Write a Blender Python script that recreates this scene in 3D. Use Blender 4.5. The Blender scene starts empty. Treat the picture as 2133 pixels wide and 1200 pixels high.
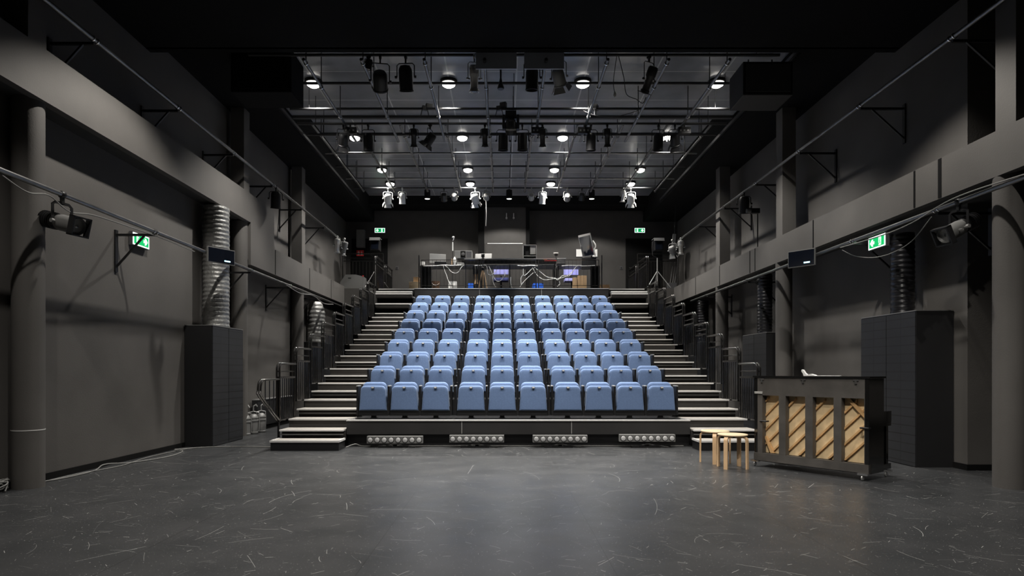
import bpy, bmesh, math, random
from mathutils import Vector, Matrix
random.seed(7)
PI = math.pi
S = bpy.context.scene
C = S.collection
F = 1306.0                      # focal length in pixels of the 2133 px frame
CX, HY, CH = 1047.0, 773.0, 1.25  # vanishing point and camera height

# ------------------------------------------------------------------ camera
cam = bpy.data.cameras.new('camera')
cam.sensor_width = 36.0
cam.lens = F / 2133 * 36.0
cam.shift_x = (1066.5 - CX) / 2133
cam.shift_y = (HY - 600) / 2133
cam.clip_start = 0.05
co = bpy.data.objects.new('camera', cam)
co.location = (0, 0, CH)
co.rotation_euler = (PI / 2, 0, 0)
C.objects.link(co)
S.camera = co
S.view_settings.view_transform = 'Standard'
S.view_settings.look = 'None'
S.view_settings.gamma = 1
S.view_settings.use_curve_mapping = False
S.view_settings.exposure = 0.10
S.cycles.use_denoising = True
S.cycles.max_bounces = 5
S.cycles.diffuse_bounces = 2
S.cycles.glossy_bounces = 3
S.cycles.caustics_reflective = False
S.cycles.caustics_refractive = False
S.cycles.sample_clamp_indirect = 4.0
w = bpy.data.worlds.new('world'); S.world = w
w.use_nodes = True
w.node_tree.nodes['Background'].inputs[0].default_value = (0.6, 0.7, 1.0, 1)
w.node_tree.nodes['Background'].inputs[1].default_value = 0.0

def spot(name, loc, power, size=120, blend=0.6, rad=0.10, aim=None, col=(1.0, 0.95, 0.88)):
    l = bpy.data.lights.new(name, 'SPOT')
    l.energy = power; l.spot_size = math.radians(size); l.spot_blend = blend
    l.shadow_soft_size = rad; l.color = col
    o = bpy.data.objects.new(name, l); C.objects.link(o)
    o.location = loc
    if aim is not None:
        d = Vector(aim) - Vector(loc)
        o.rotation_euler = d.to_track_quat('-Z', 'Y').to_euler()
    return o

# working lamps over the stage floor (above and behind the top of the frame)
for x in (-3.42, 3.86):
    for y, p in ((3.6, 300), (7.7, 420)):
        spot('stage_work_or_fill_light', (x, y, 5.93), p, 115, 0.38, 0.05)
for x in (-0.97, 1.44):
    for y, p in ((4.2, 330), (7.9, 300)):
        spot('stage_work_or_fill_light', (x, y, 5.93), p, 104 if y < 5 else 92, 0.5, 0.06)
spot('stage_work_or_fill_light', (1.0, 2.6, 5.90), 700, 44, 0.7, 0.06, aim=(3.9, 7.9, .6))  # added fill spot that brightens the piano back, not a lamp of the room
# front wash spots hung over the stage, aimed at the seats
for x in (-2.0, 0.26, 2.5):
    spot('front_wash_spot', (x, 7.9, 5.80), 120, 50, 0.6, 0.09, aim=(0.26 + (x - .26) * .5, 12.4, .9), col=(1.0, 0.97, 0.95))
# downlights in the ceiling: (x, y, z of the ceiling, watts)
DOWN = []
for x in (-3.40, -0.97, 1.44, 3.85):
    DOWN.append((x, 11.27, 6.47, 330))
for x in (-3.55, -0.97, 1.44, 3.95):
    DOWN.append((x, 15.05, 6.90, 330))
for x in (-3.36, -0.97, 1.44, 3.83):
    DOWN.append((x, 17.45, 6.90, 200))
    DOWN.append((x, 18.75, 6.90, 95))
for x, y, z, p in DOWN:
    spot('ceiling_downlight_lamp', (x, y, z - 0.16), p * (1.7 if abs(x - .2) > 2 else 4.0), 108 if abs(x - .2) > 2 else 88, 0.6, 0.07, col=(1.0, 0.96, 0.90))
PEND = [(-2.3, 19.15), (0.2, 19.15), (2.72, 19.15)]
for x, y in PEND:
    spot('pendant_lamp', (x, y, 6.46), 210, 140, 0.22, 0.07, col=(1.0, 0.96, 0.90))

# ------------------------------------------------------------------ materials
MATS = {}
def mat(name, col, rough=0.6, metal=0.0, emis=None, estr=1.0, var=0.0, vscale=3.0, bump=0.0, bscale=40.0, coat=0.0, spec=0.5):
    if name in MATS: return MATS[name]
    m = bpy.data.materials.new(name); m.use_nodes = True
    nt = m.node_tree; b = nt.nodes['Principled BSDF']
    b.inputs['Base Color'].default_value = (*col, 1)
    b.inputs['Roughness'].default_value = rough
    b.inputs['Metallic'].default_value = metal
    b.inputs['Specular IOR Level'].default_value = spec
    b.inputs['Coat Weight'].default_value = coat
    if emis:
        b.inputs['Emission Color'].default_value = (*emis, 1)
        b.inputs['Emission Strength'].default_value = estr
    tc = nt.nodes.new('ShaderNodeTexCoord')
    n = nt.nodes.new('ShaderNodeTexNoise'); n.inputs['Scale'].default_value = vscale; n.inputs['Detail'].default_value = 5
    nt.links.new(tc.outputs['Object'], n.inputs['Vector'])
    r = nt.nodes.new('ShaderNodeValToRGB')
    v = max(var, 0.03)
    r.color_ramp.elements[0].position = 0.3; r.color_ramp.elements[1].position = 0.7
    r.color_ramp.elements[0].color = (*[c * (1 - v) for c in col], 1)
    r.color_ramp.elements[1].color = (*[min(1, c * (1 + v)) for c in col], 1)
    nt.links.new(n.outputs['Fac'], r.inputs['Fac'])
    nt.links.new(r.outputs['Color'], b.inputs['Base Color'])
    if bump:
        n2 = nt.nodes.new('ShaderNodeTexNoise'); n2.inputs['Scale'].default_value = bscale; n2.inputs['Detail'].default_value = 3
        nt.links.new(tc.outputs['Object'], n2.inputs['Vector'])
        bp = nt.nodes.new('ShaderNodeBump'); bp.inputs['Strength'].default_value = bump; bp.inputs['Distance'].default_value = 0.01
        nt.links.new(n2.outputs['Fac'], bp.inputs['Height'])
        nt.links.new(bp.outputs['Normal'], b.inputs['Normal'])
    MATS[name] = m
    return m

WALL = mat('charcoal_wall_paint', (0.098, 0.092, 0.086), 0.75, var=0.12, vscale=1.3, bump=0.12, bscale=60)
WALLB = mat('back_wall_shade_paint', (0.050, 0.047, 0.044), 0.75, var=0.1)  # darker copy of the wall colour, shade of the unlit upper wall painted in
WALLD = mat('dark_wall_paint', (0.045, 0.044, 0.043), 0.8, var=0.1)
BLACK = mat('matt_black', (0.006, 0.006, 0.006), 0.9, var=0.1, spec=0.15)
BLACKP = mat('black_powder_coat', (0.011, 0.011, 0.012), 0.42, var=0.1, spec=0.4)
GLOSSB = mat('glossy_black_lacquer', (0.006, 0.006, 0.006), 0.12, coat=0.6)
RAIL = mat('dark_rail_metal', (0.12, 0.117, 0.115), 0.22, metal=0.95, var=0.1)
PIPE = mat('steel_pipe', (0.21, 0.21, 0.21), 0.36, metal=0.95, var=0.15, vscale=6)
PIPEB = mat('black_grid_pipe', (0.03, 0.03, 0.032), 0.38, metal=0.3)
CHROME = mat('bright_metal', (0.75, 0.75, 0.75), 0.2, metal=1.0)
ALU = mat('aluminium_nosing', (0.85, 0.84, 0.82), 0.35, metal=0.25)
TREAD = mat('stair_tread_linoleum', (0.36, 0.34, 0.31), 0.7, var=0.12, vscale=9)
RISER = mat('dark_riser_board', (0.040, 0.037, 0.034), 0.75, var=0.12)
FASC = mat('tribune_front_board', (0.023, 0.022, 0.022), 0.65, var=0.12)
BLUE = mat('blue_seat_fabric', (0.135, 0.212, 0.385), 0.78, var=0.07, vscale=40, bump=0.25, bscale=260)
_b = BLUE.node_tree.nodes['Principled BSDF']
_b.inputs['Sheen Weight'].default_value = 0.45; _b.inputs['Sheen Roughness'].default_value = 0.35; _b.inputs['Sheen Tint'].default_value = (.75, .85, 1, 1)
GREYM = mat('grey_housing', (0.22, 0.22, 0.215), 0.5, metal=0.3)
SILV = mat('silver_housing', (0.55, 0.55, 0.54), 0.35, metal=0.7)
WHITE = mat('white_plastic', (0.75, 0.75, 0.73), 0.5)
PAPER = mat('white_paper', (0.85, 0.85, 0.83), 0.9)
BIRCH = mat('birch_wood', (0.66, 0.45, 0.26), 0.45, var=0.12, vscale=5)
BIRCHT = mat('birch_stool_top', (0.70, 0.55, 0.36), 0.4, var=0.08, vscale=4)
SPRUCE = mat('spruce_board', (0.82, 0.62, 0.36), 0.5, var=0.16, vscale=7)
RIBW = mat('spruce_rib', (0.66, 0.40, 0.18), 0.5, var=0.15, vscale=8)
BLKW = mat('black_stained_wood', (0.080, 0.074, 0.068), 0.5, var=0.25, vscale=4, bump=0.1)
CARD = mat('brown_cardboard', (0.50, 0.33, 0.18), 0.85, var=0.1)
CARDL = mat('pale_cardboard', (0.70, 0.56, 0.36), 0.85, var=0.06)
FOIL = mat('foil_duct', (0.36, 0.36, 0.35), 0.40, metal=0.5, var=0.25, vscale=14, bump=0.9, bscale=34)
DUCTB = mat('black_ribbed_duct', (0.009, 0.009, 0.011), 0.30, coat=0.3)
LENS = mat('lamp_lens', (0.25, 0.25, 0.25), 0.08, metal=0.6)
GLOW = mat('glowing_lamp', (1, 1, 1), 0.5, emis=(1.0, 0.96, 0.88), estr=6)
LAV = mat('lavender_fabric', (0.36, 0.37, 0.78), 0.8)
NAVY = mat('navy_fabric', (0.03, 0.04, 0.16), 0.8)
BLUEP = mat('blue_plastic', (0.02, 0.12, 0.62), 0.45)
RED = mat('red_plastic', (0.55, 0.03, 0.03), 0.5)
ORG = mat('orange_plastic', (0.75, 0.42, 0.06), 0.5)
SCREEN = mat('dark_screen_glass', (0.006, 0.008, 0.014), 0.12, coat=0.4)
CYAN = mat('lit_screen_text', (0.3, 0.7, 1), 0.5, emis=(0.45, 0.85, 1.0), estr=2.6)
EGREEN = mat('exit_sign_green', (0, .4, .1), 0.5, emis=(0.0, 0.34, 0.09), estr=1.0)
EWHITE = mat('exit_sign_white', (1, 1, 1), 0.5, emis=(0.85, 1.0, 0.93), estr=1.3)
CABLE = mat('grey_cable', (0.22, 0.22, 0.21), 0.5)
CABLEW = mat('white_cable', (0.62, 0.62, 0.60), 0.5)
CABLEB = mat('black_cable', (0.018, 0.018, 0.018), 0.45)
GRILLE = mat('dark_grey_grille', (0.05, 0.05, 0.052), 0.6)
HPANEL = mat('grey_blue_hanging_panel', (0.42, 0.45, 0.52), 0.7, bump=0.1, bscale=200)
BRONZE = mat('brown_vinyl', (0.12, 0.06, 0.03), 0.5)
CAPG = mat('armrest_cap_painted_highlight', (0.42, 0.42, 0.42), 0.45)  # pale grey paints the overhead light onto the black armrest tops
BATL = mat('frosted_batten_lens', (0.72, 0.72, 0.72), 0.3, metal=0.2)
CABBLK = mat('black_cabinet_board', (0.009, 0.009, 0.010), 0.6, var=0.1)
BLWALL = mat('projector_body', (0.09, 0.09, 0.095), 0.35)

def floor_material():
    m = bpy.data.materials.new('dark_stage_vinyl'); m.use_nodes = True
    nt = m.node_tree; N = nt.nodes; L = nt.links; b = N['Principled BSDF']
    tc = N.new('ShaderNodeTexCoord')
    def noise(scale, detail=4, vec=None):
        n = N.new('ShaderNodeTexNoise'); n.inputs['Scale'].default_value = scale; n.inputs['Detail'].default_value = detail
        L.new(vec if vec else tc.outputs['Object'], n.inputs['Vector']); return n.outputs['Fac']
    wn = N.new('ShaderNodeTexNoise'); wn.inputs['Scale'].default_value = 1.3; wn.inputs['Detail'].default_value = 1
    L.new(tc.outputs['Object'], wn.inputs['Vector'])
    wm = N.new('ShaderNodeVectorMath'); wm.operation = 'MULTIPLY_ADD'; wm.inputs[1].default_value = (.35, .35, 0)
    L.new(wn.outputs['Color'], wm.inputs[0]); L.new(tc.outputs['Object'], wm.inputs[2])
    def mp(rot, sc):
        n = N.new('ShaderNodeMapping'); n.inputs['Rotation'].default_value = (0, 0, rot); n.inputs['Scale'].default_value = sc
        L.new(wm.outputs[0], n.inputs['Vector']); return n.outputs['Vector']
    def math_(op, a, bb):
        n = N.new('ShaderNodeMath'); n.operation = op
        for i, v in enumerate((a, bb)):
            if hasattr(v, 'links'): L.new(v, n.inputs[i])
            else: n.inputs[i].default_value = v
        return n.outputs[0]
    def rng(v, a, bb, c=0.0, d=1.0):
        n = N.new('ShaderNodeMapRange'); n.inputs[1].default_value = a; n.inputs[2].default_value = bb
        n.inputs[3].default_value = c; n.inputs[4].default_value = d
        L.new(v, n.inputs[0]); return n.outputs[0]
    def stroke(sc, wid, ln, keep, cur, off):
        ad = N.new('ShaderNodeVectorMath'); ad.operation = 'ADD'; ad.inputs[1].default_value = (off, off * .7, 0)
        L.new(tc.outputs['Object'], ad.inputs[0])
        fl = N.new('ShaderNodeVectorMath'); fl.operation = 'MULTIPLY'; fl.inputs[1].default_value = (1, 1, 0)
        L.new(ad.outputs[0], fl.inputs[0])
        vo = N.new('ShaderNodeTexVoronoi'); vo.voronoi_dimensions = '2D'; vo.inputs['Scale'].default_value = sc
        L.new(fl.outputs[0], vo.inputs['Vector'])
        sb = N.new('ShaderNodeVectorMath'); sb.operation = 'SUBTRACT'
        L.new(fl.outputs[0], sb.inputs[0]); L.new(vo.outputs['Position'], sb.inputs[1])
        sp = N.new('ShaderNodeSeparateColor'); L.new(vo.outputs['Color'], sp.inputs[0])
        ro = N.new('ShaderNodeVectorRotate'); ro.rotation_type = 'Z_AXIS'
        L.new(sb.outputs[0], ro.inputs['Vector']); L.new(math_('MULTIPLY', sp.outputs[0], 3.14159), ro.inputs['Angle'])
        xy = N.new('ShaderNodeSeparateXYZ'); L.new(ro.outputs[0], xy.inputs[0])
        cv = math_('MULTIPLY', math_('MULTIPLY', xy.outputs['X'], xy.outputs['X']), math_('MULTIPLY', math_('SUBTRACT', sp.outputs[1], .5), cur))
        dy = math_('ABSOLUTE', math_('SUBTRACT', xy.outputs['Y'], cv), 0.0)
        m1 = rng(dy, wid * .4, wid, 1.0, 0.0)
        ll = math_('MULTIPLY', sp.outputs[2], ln)
        m2 = math_('LESS_THAN', math_('ABSOLUTE', xy.outputs['X'], 0.0), ll)
        kp = math_('GREATER_THAN', math_('FRACT', math_('MULTIPLY', sp.outputs[1], 7.31), 0.0), 1 - keep)
        br = math_('FRACT', math_('MULTIPLY', sp.outputs[2], 5.17), 0.0)
        return math_('MULTIPLY', math_('MULTIPLY', m1, m2), math_('MULTIPLY', kp, br))
    scr = None
    for args in ((1.1, .0028, .42, .6, 1.6, 0), (2.3, .0026, .17, .7, 3.0, 3.1), (2.6, .0022, .15, .7, 4.0, 9.2), (5.0, .0026, .06, .55, 6.0, 5.7), (0.8, .0022, .6, .6, .8, 7.3), (7.0, .0030, .035, .4, 6.0, 1.7)):
        q = stroke(*args); scr = q if scr is None else math_('MAXIMUM', scr, q)
    dust = rng(noise(60, 1), .70, .74)
    scr = math_('MAXIMUM', scr, math_('MULTIPLY', dust, 0.45))
    base = N.new('ShaderNodeValToRGB')
    base.color_ramp.elements[0].color = (0.031, 0.033, 0.035, 1); base.color_ramp.elements[0].position = .3
    base.color_ramp.elements[1].color = (0.046, 0.047, 0.049, 1); base.color_ramp.elements[1].position = .72
    L.new(noise(1.7, 6), base.inputs['Fac'])
    # seams of the vinyl rolls
    sep = N.new('ShaderNodeSeparateXYZ'); L.new(tc.outputs['Object'], sep.inputs[0])
    fr = math_('FRACT', math_('DIVIDE', math_('ADD', sep.outputs['X'], 20.9), 1.6), 0.0)
    seam = math_('LESS_THAN', math_('ABSOLUTE', math_('SUBTRACT', fr, 0.5), 0.0), 0.0022)
    mix = N.new('ShaderNodeMix'); mix.data_type = 'RGBA'
    L.new(math_('MULTIPLY', scr, 0.75), mix.inputs['Factor'])
    L.new(base.outputs['Color'], mix.inputs['A']); mix.inputs['B'].default_value = (0.55, 0.55, 0.53, 1)
    mix2 = N.new('ShaderNodeMix'); mix2.data_type = 'RGBA'
    L.new(math_('MULTIPLY', seam, 0.7), mix2.inputs['Factor'])
    L.new(mix.outputs['Result'], mix2.inputs['A']); mix2.inputs['B'].default_value = (0.012, 0.012, 0.012, 1)
    L.new(mix2.outputs['Result'], b.inputs['Base Color'])
    L.new(rng(noise(2.5, 5), .3, .7, .30, .37), b.inputs['Roughness'])
    b.inputs['Specular IOR Level'].default_value = 0.5
    return m
FLOORM = floor_material()

def grid_material(name, col, line, px, py, wid, rough, axis='XY', spec=0.5, off=(0, 0)):
    m = bpy.data.materials.new(name); m.use_nodes = True
    nt = m.node_tree; N = nt.nodes; L = nt.links; b = N['Principled BSDF']
    tc = N.new('ShaderNodeTexCoord'); sep = N.new('ShaderNodeSeparateXYZ'); L.new(tc.outputs['Object'], sep.inputs[0])
    def m_(op, a, bb=0.0):
        n = N.new('ShaderNodeMath'); n.operation = op
        for i, v in enumerate((a, bb)):
            if hasattr(v, 'links'): L.new(v, n.inputs[i])
            else: n.inputs[i].default_value = v
        return n.outputs[0]
    def ln(o, p, of):
        fr = m_('FRACT', m_('DIVIDE', m_('ADD', o, 100 * p + of), p))
        return m_('LESS_THAN', m_('ABSOLUTE', m_('SUBTRACT', fr, .5)), wid / p / 2)
    g = None
    for ax, p, of in ((axis[0], px, off[0]), (axis[1], py, off[1])):
        if p:
            v = ln(sep.outputs[ax], p, of); g = v if g is None else m_('MAXIMUM', g, v)
    ns = N.new('ShaderNodeTexNoise'); ns.inputs['Scale'].default_value = 1.1; ns.inputs['Detail'].default_value = 4
    L.new(tc.outputs['Object'], ns.inputs['Vector'])
    cr = N.new('ShaderNodeValToRGB')
    cr.color_ramp.elements[0].color = (*[c * .8 for c in col], 1); cr.color_ramp.elements[1].color = (*[c * 1.2 for c in col], 1)
    cr.color_ramp.elements[0].position = .35; cr.color_ramp.elements[1].position = .65
    L.new(ns.outputs['Fac'], cr.inputs['Fac'])
    mix = N.new('ShaderNodeMix'); mix.data_type = 'RGBA'
    L.new(g, mix.inputs['Factor']); L.new(cr.outputs['Color'], mix.inputs['A']); mix.inputs['B'].default_value = (*line, 1)
    L.new(mix.outputs['Result'], b.inputs['Base Color'])
    b.inputs['Roughness'].default_value = rough; b.inputs['Specular IOR Level'].default_value = spec
    return m
CEILM = grid_material('satin_ceiling_panels', (0.26, 0.265, 0.28), (0.50, 0.50, 0.50), 1.21, 1.15, 0.026, 0.22, off=(.36, 0))
LOUV = grid_material('slatted_black_cabinet_side', (0.017, 0.018, 0.021), (0.004, 0.004, 0.004), 0.61, 0.118, 0.010, 0.6, axis='YZ')

# ------------------------------------------------------------------ mesh builder
class MB:
    def __init__(s, M=None):
        s.bm = bmesh.new(); s.M = M or Matrix.Identity(4)
    def v(s, p): return s.bm.verts.new(s.M @ Vector(p))
    def hexa(s, ps):
        v = [s.v(p) for p in ps]
        for f in ((0, 3, 2, 1), (4, 5, 6, 7), (0, 1, 5, 4), (1, 2, 6, 5), (2, 3, 7, 6), (3, 0, 4, 7)):
            s.bm.faces.new([v[i] for i in f])
        return s
    def box(s, x0, x1, y0, y1, z0, z1):
        return s.hexa([(x0, y0, z0), (x1, y0, z0), (x1, y1, z0), (x0, y1, z0), (x0, y0, z1), (x1, y0, z1), (x1, y1, z1), (x0, y1, z1)])
    def cbox(s, c, d, M=None):
        old = s.M
        if M is not None: s.M = s.M @ M
        s.box(c[0] - d[0] / 2, c[0] + d[0] / 2, c[1] - d[1] / 2, c[1] + d[1] / 2, c[2] - d[2] / 2, c[2] + d[2] / 2)
        s.M = old; return s
    def tube(s, p0, p1, r, n=10, r1=None):
        return s.path([p0, p1], r, n, r1=r1)
    def path(s, pts, r, n=8, closed=False, r1=None, flat=None):
        pts = [Vector(p) for p in pts]
        k = len(pts); rings = []
        prev = None
        for i, p in enumerate(pts):
            if closed: t = pts[(i + 1) % k] - pts[i - 1]
            else: t = pts[min(i + 1, k - 1)] - pts[max(i - 1, 0)]
            if t.length < 1e-9: t = Vector((0, 0, 1))
            t.normalize()
            if prev is None:
                a = Vector((0, 0, 1)) if abs(t.z) < 0.9 else Vector((1, 0, 0))
                u = t.cross(a).normalized()
            else:
                u = (prev - t * prev.dot(t))
                u = u.normalized() if u.length > 1e-6 else t.orthogonal().normalized()
            prev = u
            q = t.cross(u)
            rr = r if r1 is None else r + (r1 - r) * i / (k - 1)
            ring = []
            for j in range(n):
                a = 2 * PI * (j + .5) / n
                if flat: o = u * math.copysign(flat[0] / 2, math.cos(a)) + q * math.copysign(flat[1] / 2, math.sin(a))
                else: o = u * math.cos(a) * rr + q * math.sin(a) * rr
                ring.append(s.v(p + o))
            rings.append(ring)
        m = k if closed else k - 1
        for i in range(m):
            A, B = rings[i], rings[(i + 1) % k]
            for j in range(n):
                s.bm.faces.new((A[j], A[(j + 1) % n], B[(j + 1) % n], B[j]))
        if not closed:
            s.bm.faces.new(list(reversed(rings[0]))); s.bm.faces.new(rings[-1])
        return s
    def lathe(s, prof, M=None, n=20, cap=True):
        M = M or Matrix.Identity(4); rings = []
        for r, z in prof:
            rings.append([s.v(M @ Vector((r * math.cos(2 * PI * j / n), r * math.sin(2 * PI * j / n), z))) for j in range(n)])
        for A, B in zip(rings, rings[1:]):
            for j in range(n):
                s.bm.faces.new((A[j], A[(j + 1) % n], B[(j + 1) % n], B[j]))
        if cap:
            s.bm.faces.new(list(reversed(rings[0]))); s.bm.faces.new(rings[-1])
        return s
    def prism(s, poly, d0, d1, ax='Y'):
        def P(a, b, d): return (a, d, b) if ax == 'Y' else ((d, a, b) if ax == 'X' else (a, b, d))
        A = [s.v(P(a, b, d0)) for a, b in poly]; B = [s.v(P(a, b, d1)) for a, b in poly]
        n = len(poly)
        for i in range(n): s.bm.faces.new((A[i], A[(i + 1) % n], B[(i + 1) % n], B[i]))
        s.bm.faces.new(list(reversed(A))); s.bm.faces.new(B)
        return s
    def bevel(s, w, seg=2):
        bmesh.ops.bevel(s.bm, geom=s.bm.edges[:], offset=w, segments=seg, affect='EDGES', profile=0.7, clamp_overlap=True)
        return s
    def build(s, name, m, parent=None, smooth=False, label=None):
        bmesh.ops.recalc_face_normals(s.bm, faces=s.bm.faces[:])
        me = bpy.data.meshes.new(name); s.bm.to_mesh(me); s.bm.free()
        me.materials.append(m)
        if smooth:
            me.polygons.foreach_set('use_smooth', [True] * len(me.polygons))
            try: me.set_sharp_from_angle(angle=math.radians(38))
            except Exception: pass
        o = bpy.data.objects.new(name, me); C.objects.link(o)
        if parent: o.parent = parent
        if label: o['label'] = label
        return o

def tag(o, label, cat, group=None, kind=None):
    o['label'] = label; o['category'] = cat
    if group: o['group'] = group
    if kind: o['kind'] = kind
    return o
def thing(name, label, cat, loc=(0, 0, 0), rz=0.0, group=None):
    o = bpy.data.objects.new(name, None); C.objects.link(o)
    o.empty_display_size = 0.1
    o.location = loc; o.rotation_euler = (0, 0, rz)
    return tag(o, label, cat, group)
def struct(name, mb, m, smooth=False):
    o = mb.build(name, m, None, smooth); o['kind'] = 'structure'; return o
def kids(o): return [c for c in ALLC.get(o.name, [])]
def copy_tree(root, loc, label, rz=None):
    r = root.copy(); C.objects.link(r); r.location = loc; r['label'] = label
    if rz is not None: r.rotation_euler = (0, 0, rz)
    for ch in list(root.children):
        c = ch.copy(); C.objects.link(c); c.parent = r
        for g in list(ch.children):
            d = g.copy(); C.objects.link(d); d.parent = c
    return r
def at(px, py, Y):
    return Vector(((px - CX) * Y / F, Y, CH + (HY - py) * Y / F))
def curve(pts, n=6):
    P = [Vector(p) for p in pts]; out = []
    for i in range(len(P) - 1):
        a = P[max(i - 1, 0)]; b = P[i]; c = P[i + 1]; d = P[min(i + 2, len(P) - 1)]
        for k in range(n):
            t = k / n
            out.append(0.5 * ((2 * b) + (-a + c) * t + (2 * a - 5 * b + 4 * c - d) * t * t + (-a + 3 * b - 3 * c + d) * t ** 3))
    out.append(P[-1]); return out
def arc(cx, cy, r, a0, a1, n=6):
    return [(cx + r * math.cos(math.radians(a0 + (a1 - a0) * i / n)), cy + r * math.sin(math.radians(a0 + (a1 - a0) * i / n))) for i in range(n + 1)]
def T(x=0, y=0, z=0): return Matrix.Translation((x, y, z))
def R(ang, ax): return Matrix.Rotation(ang, 4, ax)

# ------------------------------------------------------------------ the setting
WL, WR = -5.25, 5.85           # side walls
PL, PR = -4.90, 5.30           # gallery fronts
YB = 21.0                      # back wall
struct('floor', MB().box(-9, 9, -3, 21.3, -0.12, 0), FLOORM)
struct('wall_left', MB().box(WL - .25, WL, -3, YB, 0, 7.1), WALL)
struct('wall_right', MB().box(WR, WR + .25, 7.89, YB, 0, 7.1), WALL)
struct('wall_right_recess', MB().box(6.55, 6.8, -3, 8.2, 0, 7.1).box(WR + .25, 6.55, 7.89, 8.14, 0, 7.1), WALL)
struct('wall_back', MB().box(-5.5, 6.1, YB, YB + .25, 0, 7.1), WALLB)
struct('wall_front', MB().box(-5.5, 6.8, -3.2, -3, 0, 7.1), WALLD)
struct('ceiling_near', MB().box(-5.5, 6.8, -3, 9.25, 6.0, 6.2).box(-5.5, 6.8, 9.2, 9.35, 6.0, 6.7), BLACK)
struct('ceiling', MB().box(-4.35, 4.75, 9.3, 12.84, 6.47, 6.6), CEILM)
struct('ceiling_rear', MB().box(-4.35, 4.75, 12.6, YB, 6.90, 7.05), CEILM)
struct('trim_1', MB().box(-4.35, 4.75, 12.80, 12.88, 6.42, 6.92), WALLD)
struct('trim_2', MB().box(WL, -4.3, 9.3, YB, 6.25, 7.0), BLACK)
struct('trim_3', MB().box(4.70, WR, 9.3, YB, 6.25, 7.0), BLACK)
struct('baseboard_left', MB().box(WL, WL + .02, -2, 18, 0, .075), BLACK)
struct('baseboard_right', MB().box(WR - .02, WR, 7.87, 18, 0, .075).box(WR, 6.5, 7.87, 7.89, 0, .075), BLACK)
# gallery fronts
g = MB()
g.prism([(-3, 4.14), (12.2, 4.14), (12.2, 3.32), (19.4, 3.32), (19.4, 3.87), (13.45, 3.87), (13.45, 4.70), (-3, 4.70)], PL, PL - .10, 'X')
struct('wall_gallery_left', g, WALL)
g = MB(); g.box(PR, PR + .10, -3, 19.4, 3.34, 3.83)
struct('wall_gallery_right', g, WALL)
struct('ceiling_gallery_left', MB().box(WL, PL - .05, -3, 12.2, 4.16, 4.22).box(WL, PL - .05, 12.2, 19.4, 3.34, 3.42), WALLD)
struct('ceiling_gallery_right', MB().box(PR + .05, WR, -3, 19.4, 3.36, 3.44).box(WR, 6.55, -3, 7.9, 3.36, 3.44), WALLD)
# seams in the gallery fronts
i = 4
for y in (13.5, 15.9, 17.9):
    struct('trim_%d' % i, MB().box(PL, PL + .004, y, y + .035, 3.33, 3.86), BLACK); i += 1
for y in (7.57, 8.05, 10.68, 13.15, 13.42, 15.3, 17.2):
    struct('trim_%d' % i, MB().box(PR - .004, PR, y, y + (.06 if y == 7.57 else .035), 3.35, 3.825), BLACK); i += 1
# columns and the pillars above them
for y in (6.74, 12.15, 15.58):
    for sx, cxx in ((-1, -5.10), (1, 5.45)):
        top = 4.16 if (sx < 0 and y < 12) else 3.34
        o = struct('round_column', MB().lathe([(.15, 0), (.15, top if top > 4 else (4.14 if (sx < 0 and y < 13) else 3.34))], T(cxx, y, 0), 40), WALL, True)
        if sx < 0: struct('square_pillar', MB().box(-5.16, -4.905, y - .26, y, 3.87 if y > 13 else 4.70, 6.3), WALL)
        else: struct('square_pillar', MB().box(5.305, 5.56, y - .26, y + .01, 3.83, 6.3), WALL)
for y in (6.74,):
    struct('trim_20', MB().lathe([(.1525, .615), (.1525, .625)], T(-5.10, y, 0), 40), ALU, True)
# back wall niche housing, door leaves
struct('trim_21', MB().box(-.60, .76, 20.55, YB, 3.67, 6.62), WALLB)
struct('trim_22', MB().box(-.80, -.60, 20.5, YB, 3.67, 6.9).box(.76, .88, 20.5, YB, 3.67, 6.9), BLACK)
struct('trim_23', MB().box(-.50, .66, 20.53, 20.55, 5.42, 5.44), ALU)
struct('trim_24', MB().box(-4.3, 4.7, 20.2, YB, 6.62, 6.90), BLACK)
for n_, x0 in ((1, -5.05), (2, 4.12)):
    d = struct('door_%d' % n_, MB().box(x0, x0 + 1.2, YB - .03, YB, 3.67, 5.68), BLACK)
    h = MB().path([(x0 + (1.1 if n_ == 1 else .1), YB - .03, 4.7), (x0 + (1.1 if n_ == 1 else .1), YB - .08, 4.7), (x0 + (.98 if n_ == 1 else .22), YB - .08, 4.7)], .012).build('door_handle', CHROME, d)
# ------------------------------------------------------------------ tribune (telescopic seating)
AX = 0.26                       # its centre line
TL, TR = -2.59, 3.11
SO = 3.90                       # half width to the outer step edge
tr = thing('telescopic_tribune', 'black stepped seating tribune carrying the blue seats', 'tribune', (0, 0, 0))
m = MB(); m.box(TL, TR, 10.40, 10.46, 0.20, .42)
m.build('front_board', FASC, tr)
MB().box(TL, TR, 10.47, 10.53, 0.0, .20).build('kick_board', BLACKP, tr)
MB().box(TL, TR, 10.385, 10.47, .42, .438).build('front_edge_strip', ALU, tr, label='thin bright metal edge strip')
for x in (-.68, 1.14):
    MB().box(x, x + .006, 10.397, 10.40, .21, .42).build('board_joint', ALU, tr)
for n in range(9):
    z = .438 + .29 * n; y = 10.47 if n == 0 else 10.62 + .85 * n
    MB().box(TL + .02, TR - .02, y, 10.62 + .85 * (n + 1) + .1, z - .36 if n else .36, z).build('row_platform', BLACKP, tr)
MB().box(TL, TR, 18.36, 18.42, 2.7, 3.67).build('rear_board', FASC, tr)
MB().box(TL, TR, 18.35, 18.44, 3.655, 3.675).build('rear_edge_strip', ALU, tr)
for x in (-.68, 1.14):
    MB().box(x, x + .006, 18.355, 18.36, 3.0, 3.65).build('board_joint', ALU, tr)
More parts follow.
